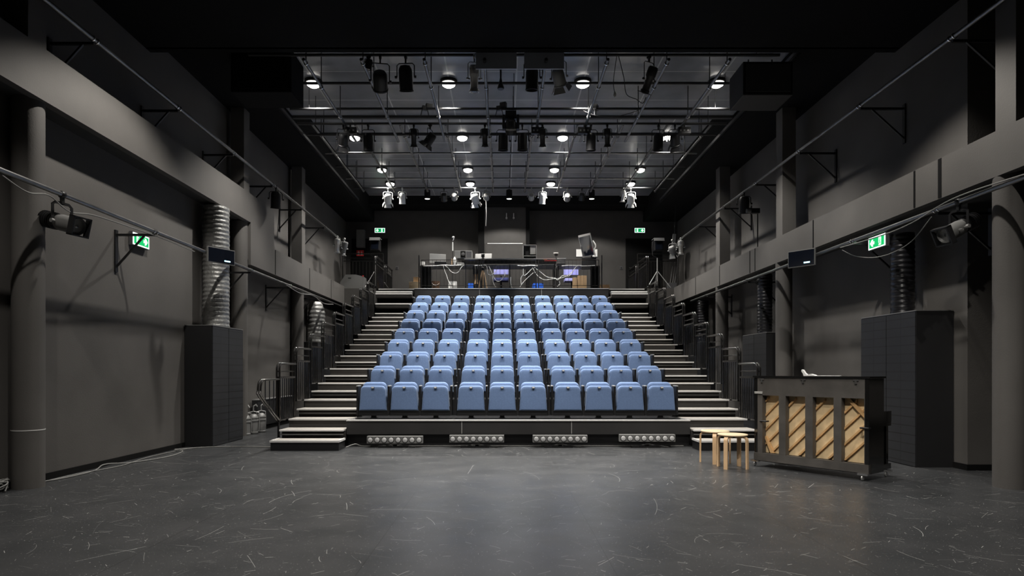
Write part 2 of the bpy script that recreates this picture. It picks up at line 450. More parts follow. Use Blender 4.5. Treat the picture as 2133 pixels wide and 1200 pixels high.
for sx in (-1, 1):
    def X2(a, b):
        return (AX - b, AX - a) if sx < 0 else (AX + a, AX + b)
    for mm in range(-1, 18):
        y = 10.66 + .425 * mm; z = .437 + .145 * mm
        inner = 2.86 if mm <= -1 else 2.77
        x0, x1 = X2(inner, SO)
        if mm == -1: y = 10.22
        m = MB()
        if mm % 2 == 0:
            m.box(x0, x1 - (.05 if sx > 0 else 0), y + .03, y + .5, z - .17, z - .022)
            if sx < 0: pass
        else:
            m.box(x0, x1, y + .12, y + .5, z - .17, z - .022)
        st = m.build('step', RISER, tr)
        MB().box(x0, x1, y + .05, y + .46, z - .022, z).build('tread', TREAD, st, label='pale worn stair tread')
        nm = MB().box(x0, x1, y - .005, y + .05, z - .024, z + .002)
        nm.build('nosing', ALU, st, label='bright aluminium stair nosing')
        if mm % 2:
            MB().box(x0, x1, y + .01, y + .05, z - .085, z - .07).build('under_rail', PIPE, st)
    x0, x1 = X2(2.86, SO)
    for y, z in ((17.93, 3.19), (17.95, 3.48), (18.02, 3.545), (18.40, 3.67)):
        st = MB().box(x0, x1, y + .03, 18.5, z - .12, z - .02).build('stacked_platform', RISER, tr)
        MB().box(x0, x1, y - .01, y + .06, z - .034, z).build('nosing', ALU, st, label='bright aluminium stair nosing')
        if z < 3.5: MB().box(x0, x1, y + .0, y + .05, z - .085, z - .07).build('under_rail', PIPE, st)
    MB().box(x0, x1, 18.2, 18.5, 2.6, 3.6).build('inner_panel', BLACK, tr)
    # loose first step
    x0, x1 = X2(2.83, SO)
    t = thing('step_box', 'low black step box with pale top at the foot of the %s stairs' % ('left' if sx < 0 else 'right'), 'step', ((x0 + x1) / 2, 9.83, 0), 0, 'loose first steps')
    hw = (x1 - x0) / 2
    MB().box(-hw, hw, 0, .38, 0, .135).build('box', BLACKP, t)
    MB().box(-hw + .02, hw - .02, .02, .36, .135, .158).build('top_sheet', TREAD, t)
    MB().box(-hw - .01, hw + .01, -.012, .02, .13, .162).box(-hw - .01, -hw + .022, 0, .38, .13, .162).box(hw - .022, hw + .01, 0, .38, .13, .162).build('edge_trim', ALU, t)

# rear deck and side landings
struct('deck', MB().box(-3.72, 4.24, 18.44, YB, 3.55, 3.67), FASC)
struct('landing_left', MB().box(WL, -3.72, 19.4, YB, 3.32, 3.81), WALL)
struct('landing_right', MB().box(4.24, WR, 19.4, YB, 3.34, 3.81), WALL)

# ------------------------------------------------------------------ seats
def rounded_panel(w0, w1, z0, z1, r, d0, d1, tilt=0.0, bev=.016):
    def poly(k):
        a0, a1, q = w0 / 2 - k, w1 / 2 - k, max(r - k, .004)
        zt = z1 - k
        p = [(-a0, z0 + k), (a0, z0 + k)]
        p += arc(a1 - q, zt - q, q, 0, 90, 8) + arc(-a1 + q, zt - q, q, 90, 180, 8)
        return p
    m = MB(); rings = []
    prof = [(bev * 1.6, d0 - bev * .10)] + [(bev * (1 - math.sin(math.radians(t))), d0 + bev * (1 - math.cos(math.radians(t)))) for t in (0, 22, 45, 68, 90)]
    prof += [(bev * (1 - math.sin(math.radians(t))), d1 - bev * (1 - math.cos(math.radians(t)))) for t in (90, 68, 45, 22, 0)]
    for k, dd in prof: rings.append([m.v((x, dd, z)) for x, z in poly(k)])
    n = len(rings[0])
    for A, B in zip(rings, rings[1:]):
        for i in range(n): m.bm.faces.new((A[i], A[(i + 1) % n], B[(i + 1) % n], B[i]))
    m.bm.faces.new(rings[0]); m.bm.faces.new(list(reversed(rings[-1])))
    if tilt:
        bmesh.ops.rotate(m.bm, verts=m.bm.verts[:], cent=(0, d0, z0), matrix=Matrix.Rotation(tilt, 3, 'X'))
    return m
ROWS = ['front row', 'second row from front', 'third row from front', 'fourth row from front', 'fifth row, the middle one',
        'fourth row from back', 'third row from back', 'second row from back', 'back row']
COLS = ['left seat of left block', 'middle seat of left block', 'right seat of left block',
        'left seat of middle block', 'central seat of middle block', 'right seat of middle block',
        'leftmost seat of right block', 'second seat in right block', 'third seat in right block', 'rightmost seat of right block']
SX = [-2.22, -1.685, -1.15, -.542, -.008, .525, 1.118, 1.652, 2.186, 2.72]
def make_seat(kind):
    t = thing('folding_theatre_seat', 'x', 'theatre seat', (0, 0, 0), 0, 'blue tip-up seats on the tribune')
    rounded_panel(.475, .425, .135, .560, .075, -.045, .045, -.03, .030).build('seat_cushion', BLUE, t, True, label='blue upholstered seat folded up')
    rounded_panel(.47, .415, .20, .622, .085, .075, .175, -.04, .045).build('backrest', BLUE, t, True)
    MB().box(-.026, .026, -.062, -.040, .510, .543).bevel(.004).build('plate_holder', BLACKP, t)
    pl = MB().box(-.021, .021, -.068, -.060, .516, .538).bevel(.003).build('number_plate', WHITE, t, label='small white number plate')
    MB().box(-.25, .25, -.01, .12, .045, .128).build('base_bar', BLACKP, t)
    MB().box(-.04, .04, .02, .09, 0, .05).box(-.055, .055, .0, .1, 0, .008).build('mounting_foot', BLACKP, t)
    for s in ((-1, 1) if kind else (-1,)):
        f = MB().box(s * .267 - .017, s * .267 + .017, -.03, .17, .05, .545).bevel(.005).build('side_frame', BLACKP, t)
        MB().box(s * .267 - .016, s * .267 + .016, -.04, .19, .545, .562).bevel(.005).build('armrest_cap', CAPG, f)
    return t
protoA = make_seat(0); protoB = make_seat(1); usedA = usedB = False
for r in range(9):
    for c in range(10):
        last = c in (2, 5, 9)
        loc = (SX[c] if last or True else 0, 10.76 + .85 * r, .440 + .29 * r)
        lab = 'blue folded seat, %s, %s' % (COLS[c], ROWS[r])
        if last:
            if not usedB: protoB.location = loc; protoB['label'] = lab; usedB = True
            else: copy_tree(protoB, loc, lab)
        else:
            if not usedA: protoA.location = loc; protoA['label'] = lab; usedA = True
            else: copy_tree(protoA, loc, lab)

# ------------------------------------------------------------------ stair railings
def railing(Y, z0, L, H, nb, label, sx, first=False, group='stepped stair railings'):
    X = AX + sx * 3.94
    t = thing('stair_railing', label, 'railing', (X, Y, z0), 0, group)
    r = .1
    pts = [(0, 0, 0), (0, 0, H - r)] + [(0, y, z) for y, z in [(r - r * math.cos(math.radians(a)), H - r + r * math.sin(math.radians(a))) for a in (20, 45, 70, 90)]] + [(0, L, H)]
    for dx in (-.022, .022):
        MB().path([(dx + p[0], p[1], p[2]) for p in pts], .017, 8).build('top_rail', RAIL, t, True)
    MB().path([(0, L, H), (0, L, 0.02)], .017, 8).build('rear_post', RAIL, t, True)
    MB().tube((0, 0, H - .13), (0, L, H - .13), .012, 8).build('middle_rail', RAIL, t, True)
    MB().box(-.02, .02, 0, L, H - .25, H - .215).build('lower_rail', RAIL, t)
    MB().box(-.015, .015, 0, L, .0, .025).build('bottom_rail', RAIL, t)
    b0 = None
    for i in range(nb):
        y = L * (i + 1) / (nb + 1)
        if b0 is None: b0 = MB().tube((0, 0, .02), (0, 0, H - .24), .009, 6).build('baluster', RAIL, t, True); o = b0
        else: o = b0.copy(); C.objects.link(o); o.parent = t
        o.location = (0, y, 0)
    return t
ORD = ['lowest full', 'second lowest', 'third lowest', 'fourth lowest', 'middle, fifth of nine', 'fourth highest', 'third highest', 'second highest', 'highest sloping-flight']
for sx in (-1, 1):
    side = 'left' if sx < 0 else 'right'
    for n in range(9):
        railing(10.28 + .85 * n, .42 + .29 * n, .80, .955, 7, 'dark metal stair railing panel, %s panel beside the %s aisle stairs' % (ORD[n], side), sx)
    # starter section with slanted front
    X = AX + sx * 3.94
    t = thing('starter_railing', 'short dark railing with slanted front at the foot of the %s aisle stairs' % side, 'railing', (X, 9.5, 0), 0, 'stepped stair railings')
    fr = [(0, .76, .45), (0, .02, .86), (0, -.02, .95), (0, .0, 1.05), (0, .06, 1.10), (0, .16, 1.115), (0, .78, 1.115)]
    for dx in (-.02, .02):
        MB().path([(p[0] + dx, p[1], p[2]) for p in curve(fr, 3)], .016, 8).build('bent_rail', RAIL, t, True)
    MB().tube((0, .80, 0), (0, .80, 1.1), .02, 8).build('post', BLACKP, t, True)
    for y in (.22, .4, .58):
        MB().tube((0, y, .86 - (y - .02) * .55), (0, y, 1.11), .009, 6).build('baluster', RAIL, t, True)
    for k, (y, L) in enumerate(((18.15, 1.2), (19.62, 1.2))):
        railing(y, 3.66, L, .93, 15, 'dark dense railing beside the %s deck stairs, the one %s' % (side, ('nearer the seats', 'nearer the back wall')[k]), sx, group='deck railings')
    x0, x1 = (-5.15, -3.85) if sx < 0 else (4.35, 5.65)
    t = thing('landing_railing', 'dark straight railing across the %s landing before the black door' % side, 'railing', (x0, 20.2, 3.81), 0, 'landing railings')
    W = x1 - x0
    for z, rr in ((1.22, .02), (1.08, .012), (.98, .014), (.08, .012)):
        MB().tube((0, 0, z), (W, 0, z), rr, 8).build('rail', RAIL, t, True)
    for x in (0, W): MB().tube((x, 0, 0), (x, 0, 1.22), .018, 8).build('post', RAIL, t, True)
    for k in range(11):
        x = W * (k + 1) / 12
        MB().tube((x, 0, .08), (x, 0, .98), .008, 6).build('baluster', RAIL, t, True)

# ------------------------------------------------------------------ LED battens on the floor
BL = ['leftmost', 'second from left', 'third from left', 'rightmost']
for k, (px0, px1, py) in enumerate(((764, 880, 916.5), (936, 1050, 914.5), (1110, 1224, 914.5), (1291, 1407, 913))):
    Yb = 10.22
    x0 = (px0 - CX) * Yb / F; x1 = (px1 - CX) * Yb / F; zc = CH + (HY - py) * Yb / F
    W = x1 - x0
    t = thing('lighting_batten', 'grey eight-lens light batten standing before the tribune, %s of four' % BL[k], 'stage light', ((x0 + x1) / 2, Yb, 0), 0, 'light battens along the tribune foot')
    MB().box(-W / 2, W / 2, 0, .10, zc - .058, zc + .058).bevel(.004).build('housing', GREYM, t)
    for j in range(8):
        x = -W / 2 + W * (j + .5) / 8
        ln = MB().lathe([(.046, 0), (.046, .006), (.040, .008)], T(x, 0, zc) @ R(PI / 2, 'X'), 20).build('lens_ring', BLACKP, t, True)
        MB().lathe([(.040, 0), (.038, .012), (.022, .017), (.008, .020)], T(x, 0, zc) @ R(PI / 2, 'X'), 20).build('lens', BATL, ln, True, label='round silvery lens')
    MB().box(-.26, .20, -.04, .14, 0, .018).box(-.03, .03, .03, .07, .018, zc - .05).build('floor_stand', BLACKP, t)
    random.seed(20 + k)
    MB().path(curve([(-.15, .02, .02), (-.08, -.03, .05), (.02, .0, .06), (.1, -.03, .045), (.2, .02, .03), (.34, 0, .012)]), .008, 6).build('power_cable', CABLEB, t, True)
tag(MB().path(curve([(-2.55, 10.2, .01), (-2.42, 10.3, .05), (-2.3, 10.35, .012), (-1.9, 10.40, .01), (-.3, 10.41, .01), (.8, 10.40, .01), (1.6, 10.41, .01), (3.0, 10.40, .01)], 8), .007, 6).build('power_cable', CABLE, None, True), 'thin grey power cable along the foot of the tribune front', 'cable')

# ------------------------------------------------------------------ piano
def piano():
    t = thing('upright_piano', 'black upright piano on castors showing its open wooden back', 'piano', (3.31, 8.245, 0), math.atan2(-.807, .59))
    L = 1.42
    MB().box(0, .045, 0, .38, .075, 1.165).bevel(.004).build('side_panel', GLOSSB, t)
    MB().box(L - .045, L, 0, .38, .075, 1.165).bevel(.004).build('side_panel', GLOSSB, t)
    MB().box(-.015, L + .015, -.015, .40, 1.165, 1.188).bevel(.004).build('top_lid', GLOSSB, t)
    MB().box(.045, L - .045, .345, .375, .14, 1.16).build('front_panel', GLOSSB, t)
    MB().box(.045, L - .045, .0, .05, .935, 1.165).build('back_top_plank', BLKW, t)
    MB().box(.0, L, -.012, .06, .085, .185).build('back_bottom_rail', BLKW, t)
    for a, b in ((.045, .114), (.339, .430), (.681, .775), (1.024, 1.115), (1.368, L - .045)):
        MB().box(a, b, .0, .085, .185, .935).bevel(.003).build('back_post', BLKW, t)
    sb = MB().box(.045, L - .045, .10, .112, .185, .935).build('soundboard', SPRUCE, t, label='pale spruce soundboard')
    for k in range(-8, 6):
        z0 = .20 + .187 * k; sl = 1.02
        # line z = z0 + sl * x ; clip
        xa = max(.06, (.20 - z0) / sl); xb = min(L - .06, (.92 - z0) / sl)
        if k < -6 and False: pass
        if xb - xa < .08: continue
        if k >= 3: xa = max(xa, .06)
        d = .014
        m = MB(); m.prism([(xa, z0 + sl * xa), (xa + .03, z0 + sl * xa), (xb, z0 + sl * (xb - .03)), (xb, z0 + sl * xb)], .072, .10)
        m.build('soundboard_rib', RIBW, t)
    MB().prism([(1.13, .935), (1.18, .935), (1.36, .74), (1.36, .69)], .06, .095).build('corner_brace', RIBW, t)
    MB().prism([(.10, .40), (.13, .40), (.24, .19), (.19, .19)], .06, .095).build('corner_brace', RIBW, t)
    for x in (.09, 1.33):
        MB().path([(x, .03, .60), (x, -.01, .60), (x + .09, -.01, .60), (x + .09, .03, .60)], .011, 8).build('carry_handle', BLACKP, t, True)
    for x in (.11, .66, 1.28):
        MB().box(x - .03, x + .03, -.010, .0, 1.135, 1.155).box(x - .012, x + .012, -.014, 0, 1.10, 1.135).build('lid_latch', CHROME, t, label='chrome latch')
    MB().box(.012, .115, -.018, -.012, .955, .985).box(.012, .115, -.018, .0, .955, .985).build('label_plate', WHITE, t, label='small white plate')
    MB().box(.02, L - .02, .38, .62, .60, .645).box(.02, .09, .38, .625, .645, .775).box(L - .09, L - .02, .38, .625, .645, .775).box(.09, L - .09, .38, .50, .73, .775).bevel(.003).build('keybed', GLOSSB, t)
    MB().box(.09, L - .09, .48, .61, .645, .668).build('keyboard', WHITE, t)
    for x in (.05, L - .09):
        MB().box(x, x + .045, .55, .60, .15, .60).bevel(.003).build('front_leg', GLOSSB, t)
        MB().box(x - .01, x + .06, .375, .64, .085, .15).bevel(.003).build('toe_block', GLOSSB, t)
    MB().box(.045, L - .045, .04, .37, .07, .09).build('bottom_board', BLACKP, t)
    for x, y in ((-.01, .03), (L - .06, -.02), (.0, .5), (L - .03, .5)):
        c = MB().box(x - .05, x + .06, y - .02, y + .03, .062, .085).build('castor', CHROME, t)
        MB().lathe([(.024, -.009), (.029, -.005), (.029, .005), (.024, .009)], T(x, y, .031) @ R(PI / 2, 'Y'), 18).build('wheel', SILV, c, True)
        MB().path([(x, y, .062), (x, y + .012, .05), (x, y, .031)], .006, 6).build('fork', CHROME, c, True)
    return t
piano()
u = Vector((.59, -.807, 0)); v_ = Vector((.807, .59, 0))
o = MB(); p = Vector((3.31, 8.245, 1.189)) + u * .64 + v_ * .10
o.prism([(-.02, 0), (.03, 0), (.02, .02), (.0, .03), (-.03, .075), (-.045, .08), (-.05, .06), (-.03, .03)], -.02, .02)
o.prism([(.03, 0), (.13, 0), (.12, .012), (.07, .025), (.04, .022)], -.03, .03)
ob = o.build('crumpled_tissue', PAPER); ob.location = p; ob.rotation_euler = (0, 0, math.atan2(-.807, .59))
tag(ob, 'crumpled white tissue standing on the piano lid', 'tissue')
o = MB().box(-.14, .14, -.10, .10, 0, .004).build('paper_sheet', PAPER); o.location = Vector((3.31, 8.245, 1.189)) + u * .86 + v_ * .2; o.rotation_euler = (0, 0, -.6)
tag(o, 'flat white paper sheet lying on the piano lid', 'paper')

# ------------------------------------------------------------------ stools
def stool(loc, rz, label):
    t = thing('round_stool', label, 'stool', loc, rz, 'birch stools beside the piano')
    MB().lathe([(.170, .418), (.184, .421), (.187, .429), (.184, .437), (.170, .440)], None, 40).build('seat', BIRCHT, t, True)
    for k in range(4):
        a = PI / 4 + k * PI / 2
        M = R(a, 'Z')
        m = MB(M)
        pts = [(.05, 0, .407), (.145, 0, .407)] + [(.145 + .045 * math.sin(math.radians(q)), 0, .362 + .045 * math.cos(math.radians(q))) for q in (20, 40, 60, 80, 90)] + [(.192, 0, 0)]
        n_ = len(pts); rings = []
        for i_, p_ in enumerate(pts):
            tt = Vector(pts[min(i_ + 1, n_ - 1)]) - Vector(pts[max(i_ - 1, 0)]); tt.normalize()
            nn = Vector((tt.z, 0, -tt.x))
            rings.append([m.v(Vector(p_) + nn * s1 * .011 + Vector((0, s2 * .025, 0))) for s1, s2 in ((-1, -1), (1, -1), (1, 1), (-1, 1))])
        for A, B in zip(rings, rings[1:]):
            for j in range(4): m.bm.faces.new((A[j], A[(j + 1) % 4], B[(j + 1) % 4], B[j]))
        m.bm.faces.new(rings[0]); m.bm.faces.new(rings[-1])
        m.build('leg', BIRCH, t)
stool((2.97, 8.10, 0), 0.0, 'light birch round stool, the nearer of the two beside the piano')
stool((2.90, 8.56, 0), 0.42, 'light birch round stool, the one behind, nearer the stairs')
# ------------------------------------------------------------------ cabinets and ducts under the galleries
def vent_cabinet(x0, x1, y0, y1, h, label, face):
    t = thing('air_cabinet', label, 'cabinet', (x0, y0, 0), 0, 'black air cabinets along the walls')
    W, D = x1 - x0, y1 - y0
    MB().box(0, W, 0, D, 0, h).build('carcass', CABBLK, t)
    fx = W if face > 0 else 0
    for k in range(2):
        a, b = D * k / 2 + .01, D * (k + 1) / 2 - .005
        MB().box(min(fx, fx + face * .012), max(fx, fx + face * .012), a, b, .01, h - .01).build('slatted_door', LOUV, t)
    MB().box(-.006 if face < 0 else 0, W + (.014 if face > 0 else 0), -.006, D, h, h + .012).build('top_edge', GREYM, t)
    return t
vent_cabinet(WL + .01, -4.79, 10.33, 11.54, 2.0, 'tall black slatted cabinet by the left wall under the silver duct', 1)
vent_cabinet(WL + .01, -4.79, 16.2, 17.4, 2.0, 'tall black cabinet far back by the left wall', 1)
vent_cabinet(5.36, WR - .01, 8.12, 9.36, 2.03, 'tall black cabinet behind the piano by the right wall', -1)
vent_cabinet(5.36, WR - .01, 12.72, 13.98, 2.03, 'tall black slatted cabinet behind the middle right column', -1)
vent_cabinet(5.36, WR - .01, 16.9, 18.0, 2.03, 'tall black cabinet far back by the right wall', -1)
def duct(cx, cy, z0, z1, r, label, m, rib, amp, bend=None):
    t = MB(); prof = []
    n = int((z1 - z0) / rib) * 6
    ns = 28
    rings = []
    for i in range(n + 1):
        z = z0 + (z1 - z0) * i / n
        rr = r + amp * math.sin(2 * PI * (z - z0) / rib) ; bx = 0
        if bend and z > z1 - .35:
            k = (z - (z1 - .35)) / .35; bx = bend * k * k
            rr *= 1 - .35 * k * k
        ring = []
        for j in range(ns):
            a = 2 * PI * j / ns
            w_ = rr + (amp * .6 * math.sin(5 * a + 9 * z) if m is FOIL else 0)
            ring.append(t.v((cx + bx + w_ * math.cos(a), cy + w_ * math.sin(a), z)))
        rings.append(ring)
    for A, B in zip(rings, rings[1:]):
        for j in range(ns): t.bm.faces.new((A[j], A[(j + 1) % ns], B[(j + 1) % ns], B[j]))
    t.bm.faces.new(rings[0]); t.bm.faces.new(rings[-1])
    return tag(t.build('flexible_duct', m, None, True), label, 'duct', 'air ducts above the cabinets')
duct(-4.995, 10.93, 2.013, 4.1, .215, 'silver quilted flexible duct rising from the nearer left cabinet', FOIL, .075, .0045)
duct(-4.99, 16.8, 2.013, 3.1, .22, 'silver flexible duct bending over the far left cabinet', FOIL, .11, .008, -.02)
duct(5.58, 8.75, 2.043, 3.16, .147, 'black ribbed duct on the cabinet behind the piano', DUCTB, .07, .005)
duct(5.56, 13.3, 2.042, 3.3, .15, 'black ribbed duct behind the middle right column', DUCTB, .07, .005)
duct(5.56, 17.4, 2.042, 3.2, .15, 'black ribbed duct on the far right cabinet', DUCTB, .07, .005)

# stage lanterns standing by the left cabinet
def lantern(px, py, Y, label, k):
    s_ = Y / F; b = at(px, py, Y); 
    t = thing('floor_lantern', label, 'lantern', (b.x, Y, 0), .5 * k, 'stage lanterns standing on the floor')
    t.scale = (1.02, 1.02, 1.22)
    MB().lathe([(.085, .0), (.09, .01), (.09, .03), (.082, .035), (.082, .20), (.092, .205), (.092, .225), (.082, .23), (.082, .25), (.09, .255), (.09, .27), (.06, .31), (.03, .325)], None, 22).build('housing', GREYM, t, True)
    MB().path([(-.10, 0, .05), (-.11, 0, .22), (-.10, 0, .345), (0, 0, .365), (.10, 0, .345), (.11, 0, .22), (.10, 0, .05)], .009, 6).build('yoke', SILV, t, True)
    MB().path([(0, 0, .365), (0, 0, .45), (.045, 0, .475), (.07, 0, .44)], .012, 6).build('hook_clamp', SILV, t, True)
    return t
lantern(512, 905, 12.2, 'grey stage lantern on the floor, half hidden by the left cabinet', 0)
lantern(528, 902, 12.5, 'grey stage lantern on the floor, middle one of three', 1)
lantern(544, 899, 12.78, 'grey stage lantern on the floor, the one nearest the stairs', 2)
t = thing('low_cable_duct', 'long low black box on the floor by the left wall beyond the cabinet', 'trunking', (-5.2, 13.0, 0))
MB().box(0, .12, 0, 2.3, .1, .64).build('panel', CABBLK, t)
MB().box(0, .13, 0, 2.3, .64, .66).build('rim', GREYM, t)
MB().box(0, .10, 0, 2.3, 0, .1).build('foot', BLACK, t)

# ------------------------------------------------------------------ wall pipes with brackets
def wall_pipe(xp, z, y0, y1, label, bys, xw, sgn):
    t = thing('wall_pipe', label, 'lighting bar', (xp, y0, z), 0, 'lighting bars along the walls')
    MB().tube((0, 0, 0), (0, y1 - y0, 0), .026, 14).build('bar', PIPE, t, True)
    for y in bys:
        yy = y - y0; w_ = xw - xp
        b = MB()
        b.box(min(0, w_), max(0, w_), yy - .016, yy + .016, -.06, -.03)
        b.path([(w_ * .98, yy, -.48), (w_ * .25, yy, -.05)], .016, 4)
        b.box(min(w_ - sgn * .02, w_), max(w_ - sgn * .02, w_), yy - .03, yy + .03, -.55, .02)
        br = b.build('wall_bracket', BLACKP, t)
        for dy in (-.035, .035):
            MB().lathe([(.034, -.008), (.036, 0), (.034, .008)], T(0, yy + dy, 0) @ R(PI / 2, 'X'), 14).build('clamp_ring', CHROME, br, True)
    return t
ub = [7.25 + 1.87 * k for k in range(6)]
wall_pipe(-4.72, 5.08, 4.6, 18.2, 'long upper steel lighting bar on the left wall', [5.38] + ub, WL, -1)
wall_pipe(5.20, 5.11, 4.6, 18.6, 'long upper steel lighting bar on the right wall', [5.38] + ub, WR, 1)
wall_pipe(-4.72, 3.14, 3.0, 18.3, 'long lower steel lighting bar along the left wall columns', [8.5, 11.75, 13.9, 16.0], WL, -1)
wall_pipe(5.20, 3.18, 3.0, 17.3, 'long lower steel lighting bar along the right wall columns', [7.5, 9.3, 13.3, 16.0], WR, 1)

# ------------------------------------------------------------------ ceiling pipe grid
LABC = ['front', 'second', 'third', 'fourth', 'fifth']
NUMW = ['leftmost', 'second from left', 'third from left', 'centre left', 'centre right', 'third from right', 'second from right', 'rightmost', 'outermost']
fr_x = [-2.97, -2.11, -1.17, -.27, .65, 1.57, 2.48, 3.39]
for k, x in enumerate(fr_x):
    t = thing('grid_pipe', 'lengthwise steel ceiling pipe in the front grid, %s' % NUMW[k], 'ceiling pipe', (x, 9.35, 5.90), 0, 'front ceiling grid pipes')
    MB().tube((0, 0, 0), (0, 3.35, 0), .024, 12).build('pipe', PIPE, t, True)
    for y in (.12, .92, 2.12):
        h = MB().tube((0, y, .02), (0, y, .565), .008, 6).build('hanger_rod', PIPEB, t)
        MB().lathe([(.034, -.012), (.036, 0), (.034, .012)], T(0, y, 0) @ R(PI / 2, 'X'), 12).build('clamp', CHROME, h, True)
fy = [(9.62, 'frontmost'), (11.0, 'second from the front'), (11.5, 'third from the front'), (11.9, 'fourth from the front'), (12.45, 'rearmost')]
for k, (y, w_) in enumerate(fy):
    xa, xb = (-3.9, 4.25)
    zc = (6.10, 6.30, 6.06, 5.945, 5.945)[k]
    t = thing('cross_pipe', 'black crosswise ceiling pipe in the front grid, %s' % w_, 'ceiling pipe', (xa, y, zc), 0, 'front crosswise pipes')
    MB().tube((0, 0, 0), (xb - xa, 0, 0), .024, 12).build('pipe', PIPEB, t, True)
    for x in (.35, 4.1, 7.8): MB().tube((x, 0, .02), (x, 0, 6.47 - zc), .006, 6).build('hanger_rod', PIPEB, t)
re_x = [-3.95, -3.06, -2.13, -1.19, -.27, .63, 1.56, 2.50, 3.42, 4.33]
RN = ['leftmost', 'second from left', 'third from left', 'fourth from left', 'just left of centre', 'just right of centre', 'fourth from right', 'third from right', 'second from right', 'rightmost']
for k, x in enumerate(re_x):
    t = thing('grid_pipe', 'lengthwise steel ceiling pipe in the rear grid, %s' % RN[k], 'ceiling pipe', (x, 13.0, 6.36), 0, 'rear ceiling grid pipes')
    MB().tube((0, 0, 0), (0, 4.85, 0), .024, 12).build('pipe', PIPE, t, True)
    for y in (.65, 1.9, 2.9, 3.9, 4.8):
        h = MB().tube((0, y, .02), (0, y, .54), .008, 6).build('hanger_rod', PIPEB, t)
        MB().lathe([(.036, -.014), (.038, 0), (.036, .014)], T(0, y, 0) @ R(PI / 2, 'X'), 12).build('clamp', CHROME, h, True)
for k, (y, w_) in enumerate([(13.63, 'frontmost'), (14.85, 'second from the front'), (15.8, 'third from the front'), (16.8, 'fourth from the front'), (17.68, 'rearmost')]):
    t = thing('cross_pipe', 'steel crosswise ceiling pipe in the rear grid, %s' % w_, 'ceiling pipe', (-4.2, y, 6.41), 0, 'rear crosswise pipes')
    MB().tube((0, 0, 0), (8.8, 0, 0), .024, 12).build('pipe', PIPE if k % 2 else PIPEB, t, True)
    for x in (.3, 4.4, 8.5): MB().tube((x, 0, .02), (x, 0, .49), .006, 6).build('hanger_rod', PIPEB, t)
for sx, x in ((-1, -4.28), (1, 4.68)):
    t = tag(MB().box(x - .02, x + .02, 9.35, 18.6, 6.30, 6.36).build('side_beam', PIPEB), 'long dark metal beam along the %s edge of the ceiling' % ('left' if sx < 0 else 'right'), 'beam')

# ------------------------------------------------------------------ downlights
RW = ['front row', 'second row', 'third row', 'fourth row']
for k, (x, y, z, p_) in enumerate(DOWN):
    row = 0 if y < 12 else 1 if y < 16 else 2 if y < 18 else 3
    col = min(range(4), key=lambda q: abs((-3.45, -.97, 1.44, 3.9)[q] - x))
    t = thing('ceiling_downlight', 'round lit ceiling downlight, %s of the %s' % (('leftmost', 'second from left', 'second from right', 'rightmost')[col], RW[row]), 'ceiling light', (x, y, z), 0, 'round downlights in the ceiling')
    MB().lathe([(.155, 0), (.155, -.04), (.142, -.055), (.128, -.05)], None, 28).build('rim', BLACKP, t, True)
    MB().lathe([(.125, -.04), (.112, -.085), (.07, -.112), (.02, -.12)], None, 28).build('glowing_bowl', GLOW, t, True)
for k, (x, y) in enumerate(PEND):
    t = thing('pendant_light', 'black can pendant light over the control desk, %s one' % ('left', 'middle', 'right')[k], 'ceiling light', (x, y, 6.9), 0, 'can pendants at the back')
    MB().lathe([(.075, -.12), (.09, -.13), (.095, -.40), (.085, -.40), (.08, -.3)], None, 24).build('can', BLACK, t, True)
    MB().tube((0, 0, 0), (0, 0, -.13), .01, 6).build('rod', BLACK, t)
    MB().lathe([(.08, -.385), (.05, -.395), (.01, -.398)], None, 24).build('glowing_disc', GLOW, t, True)

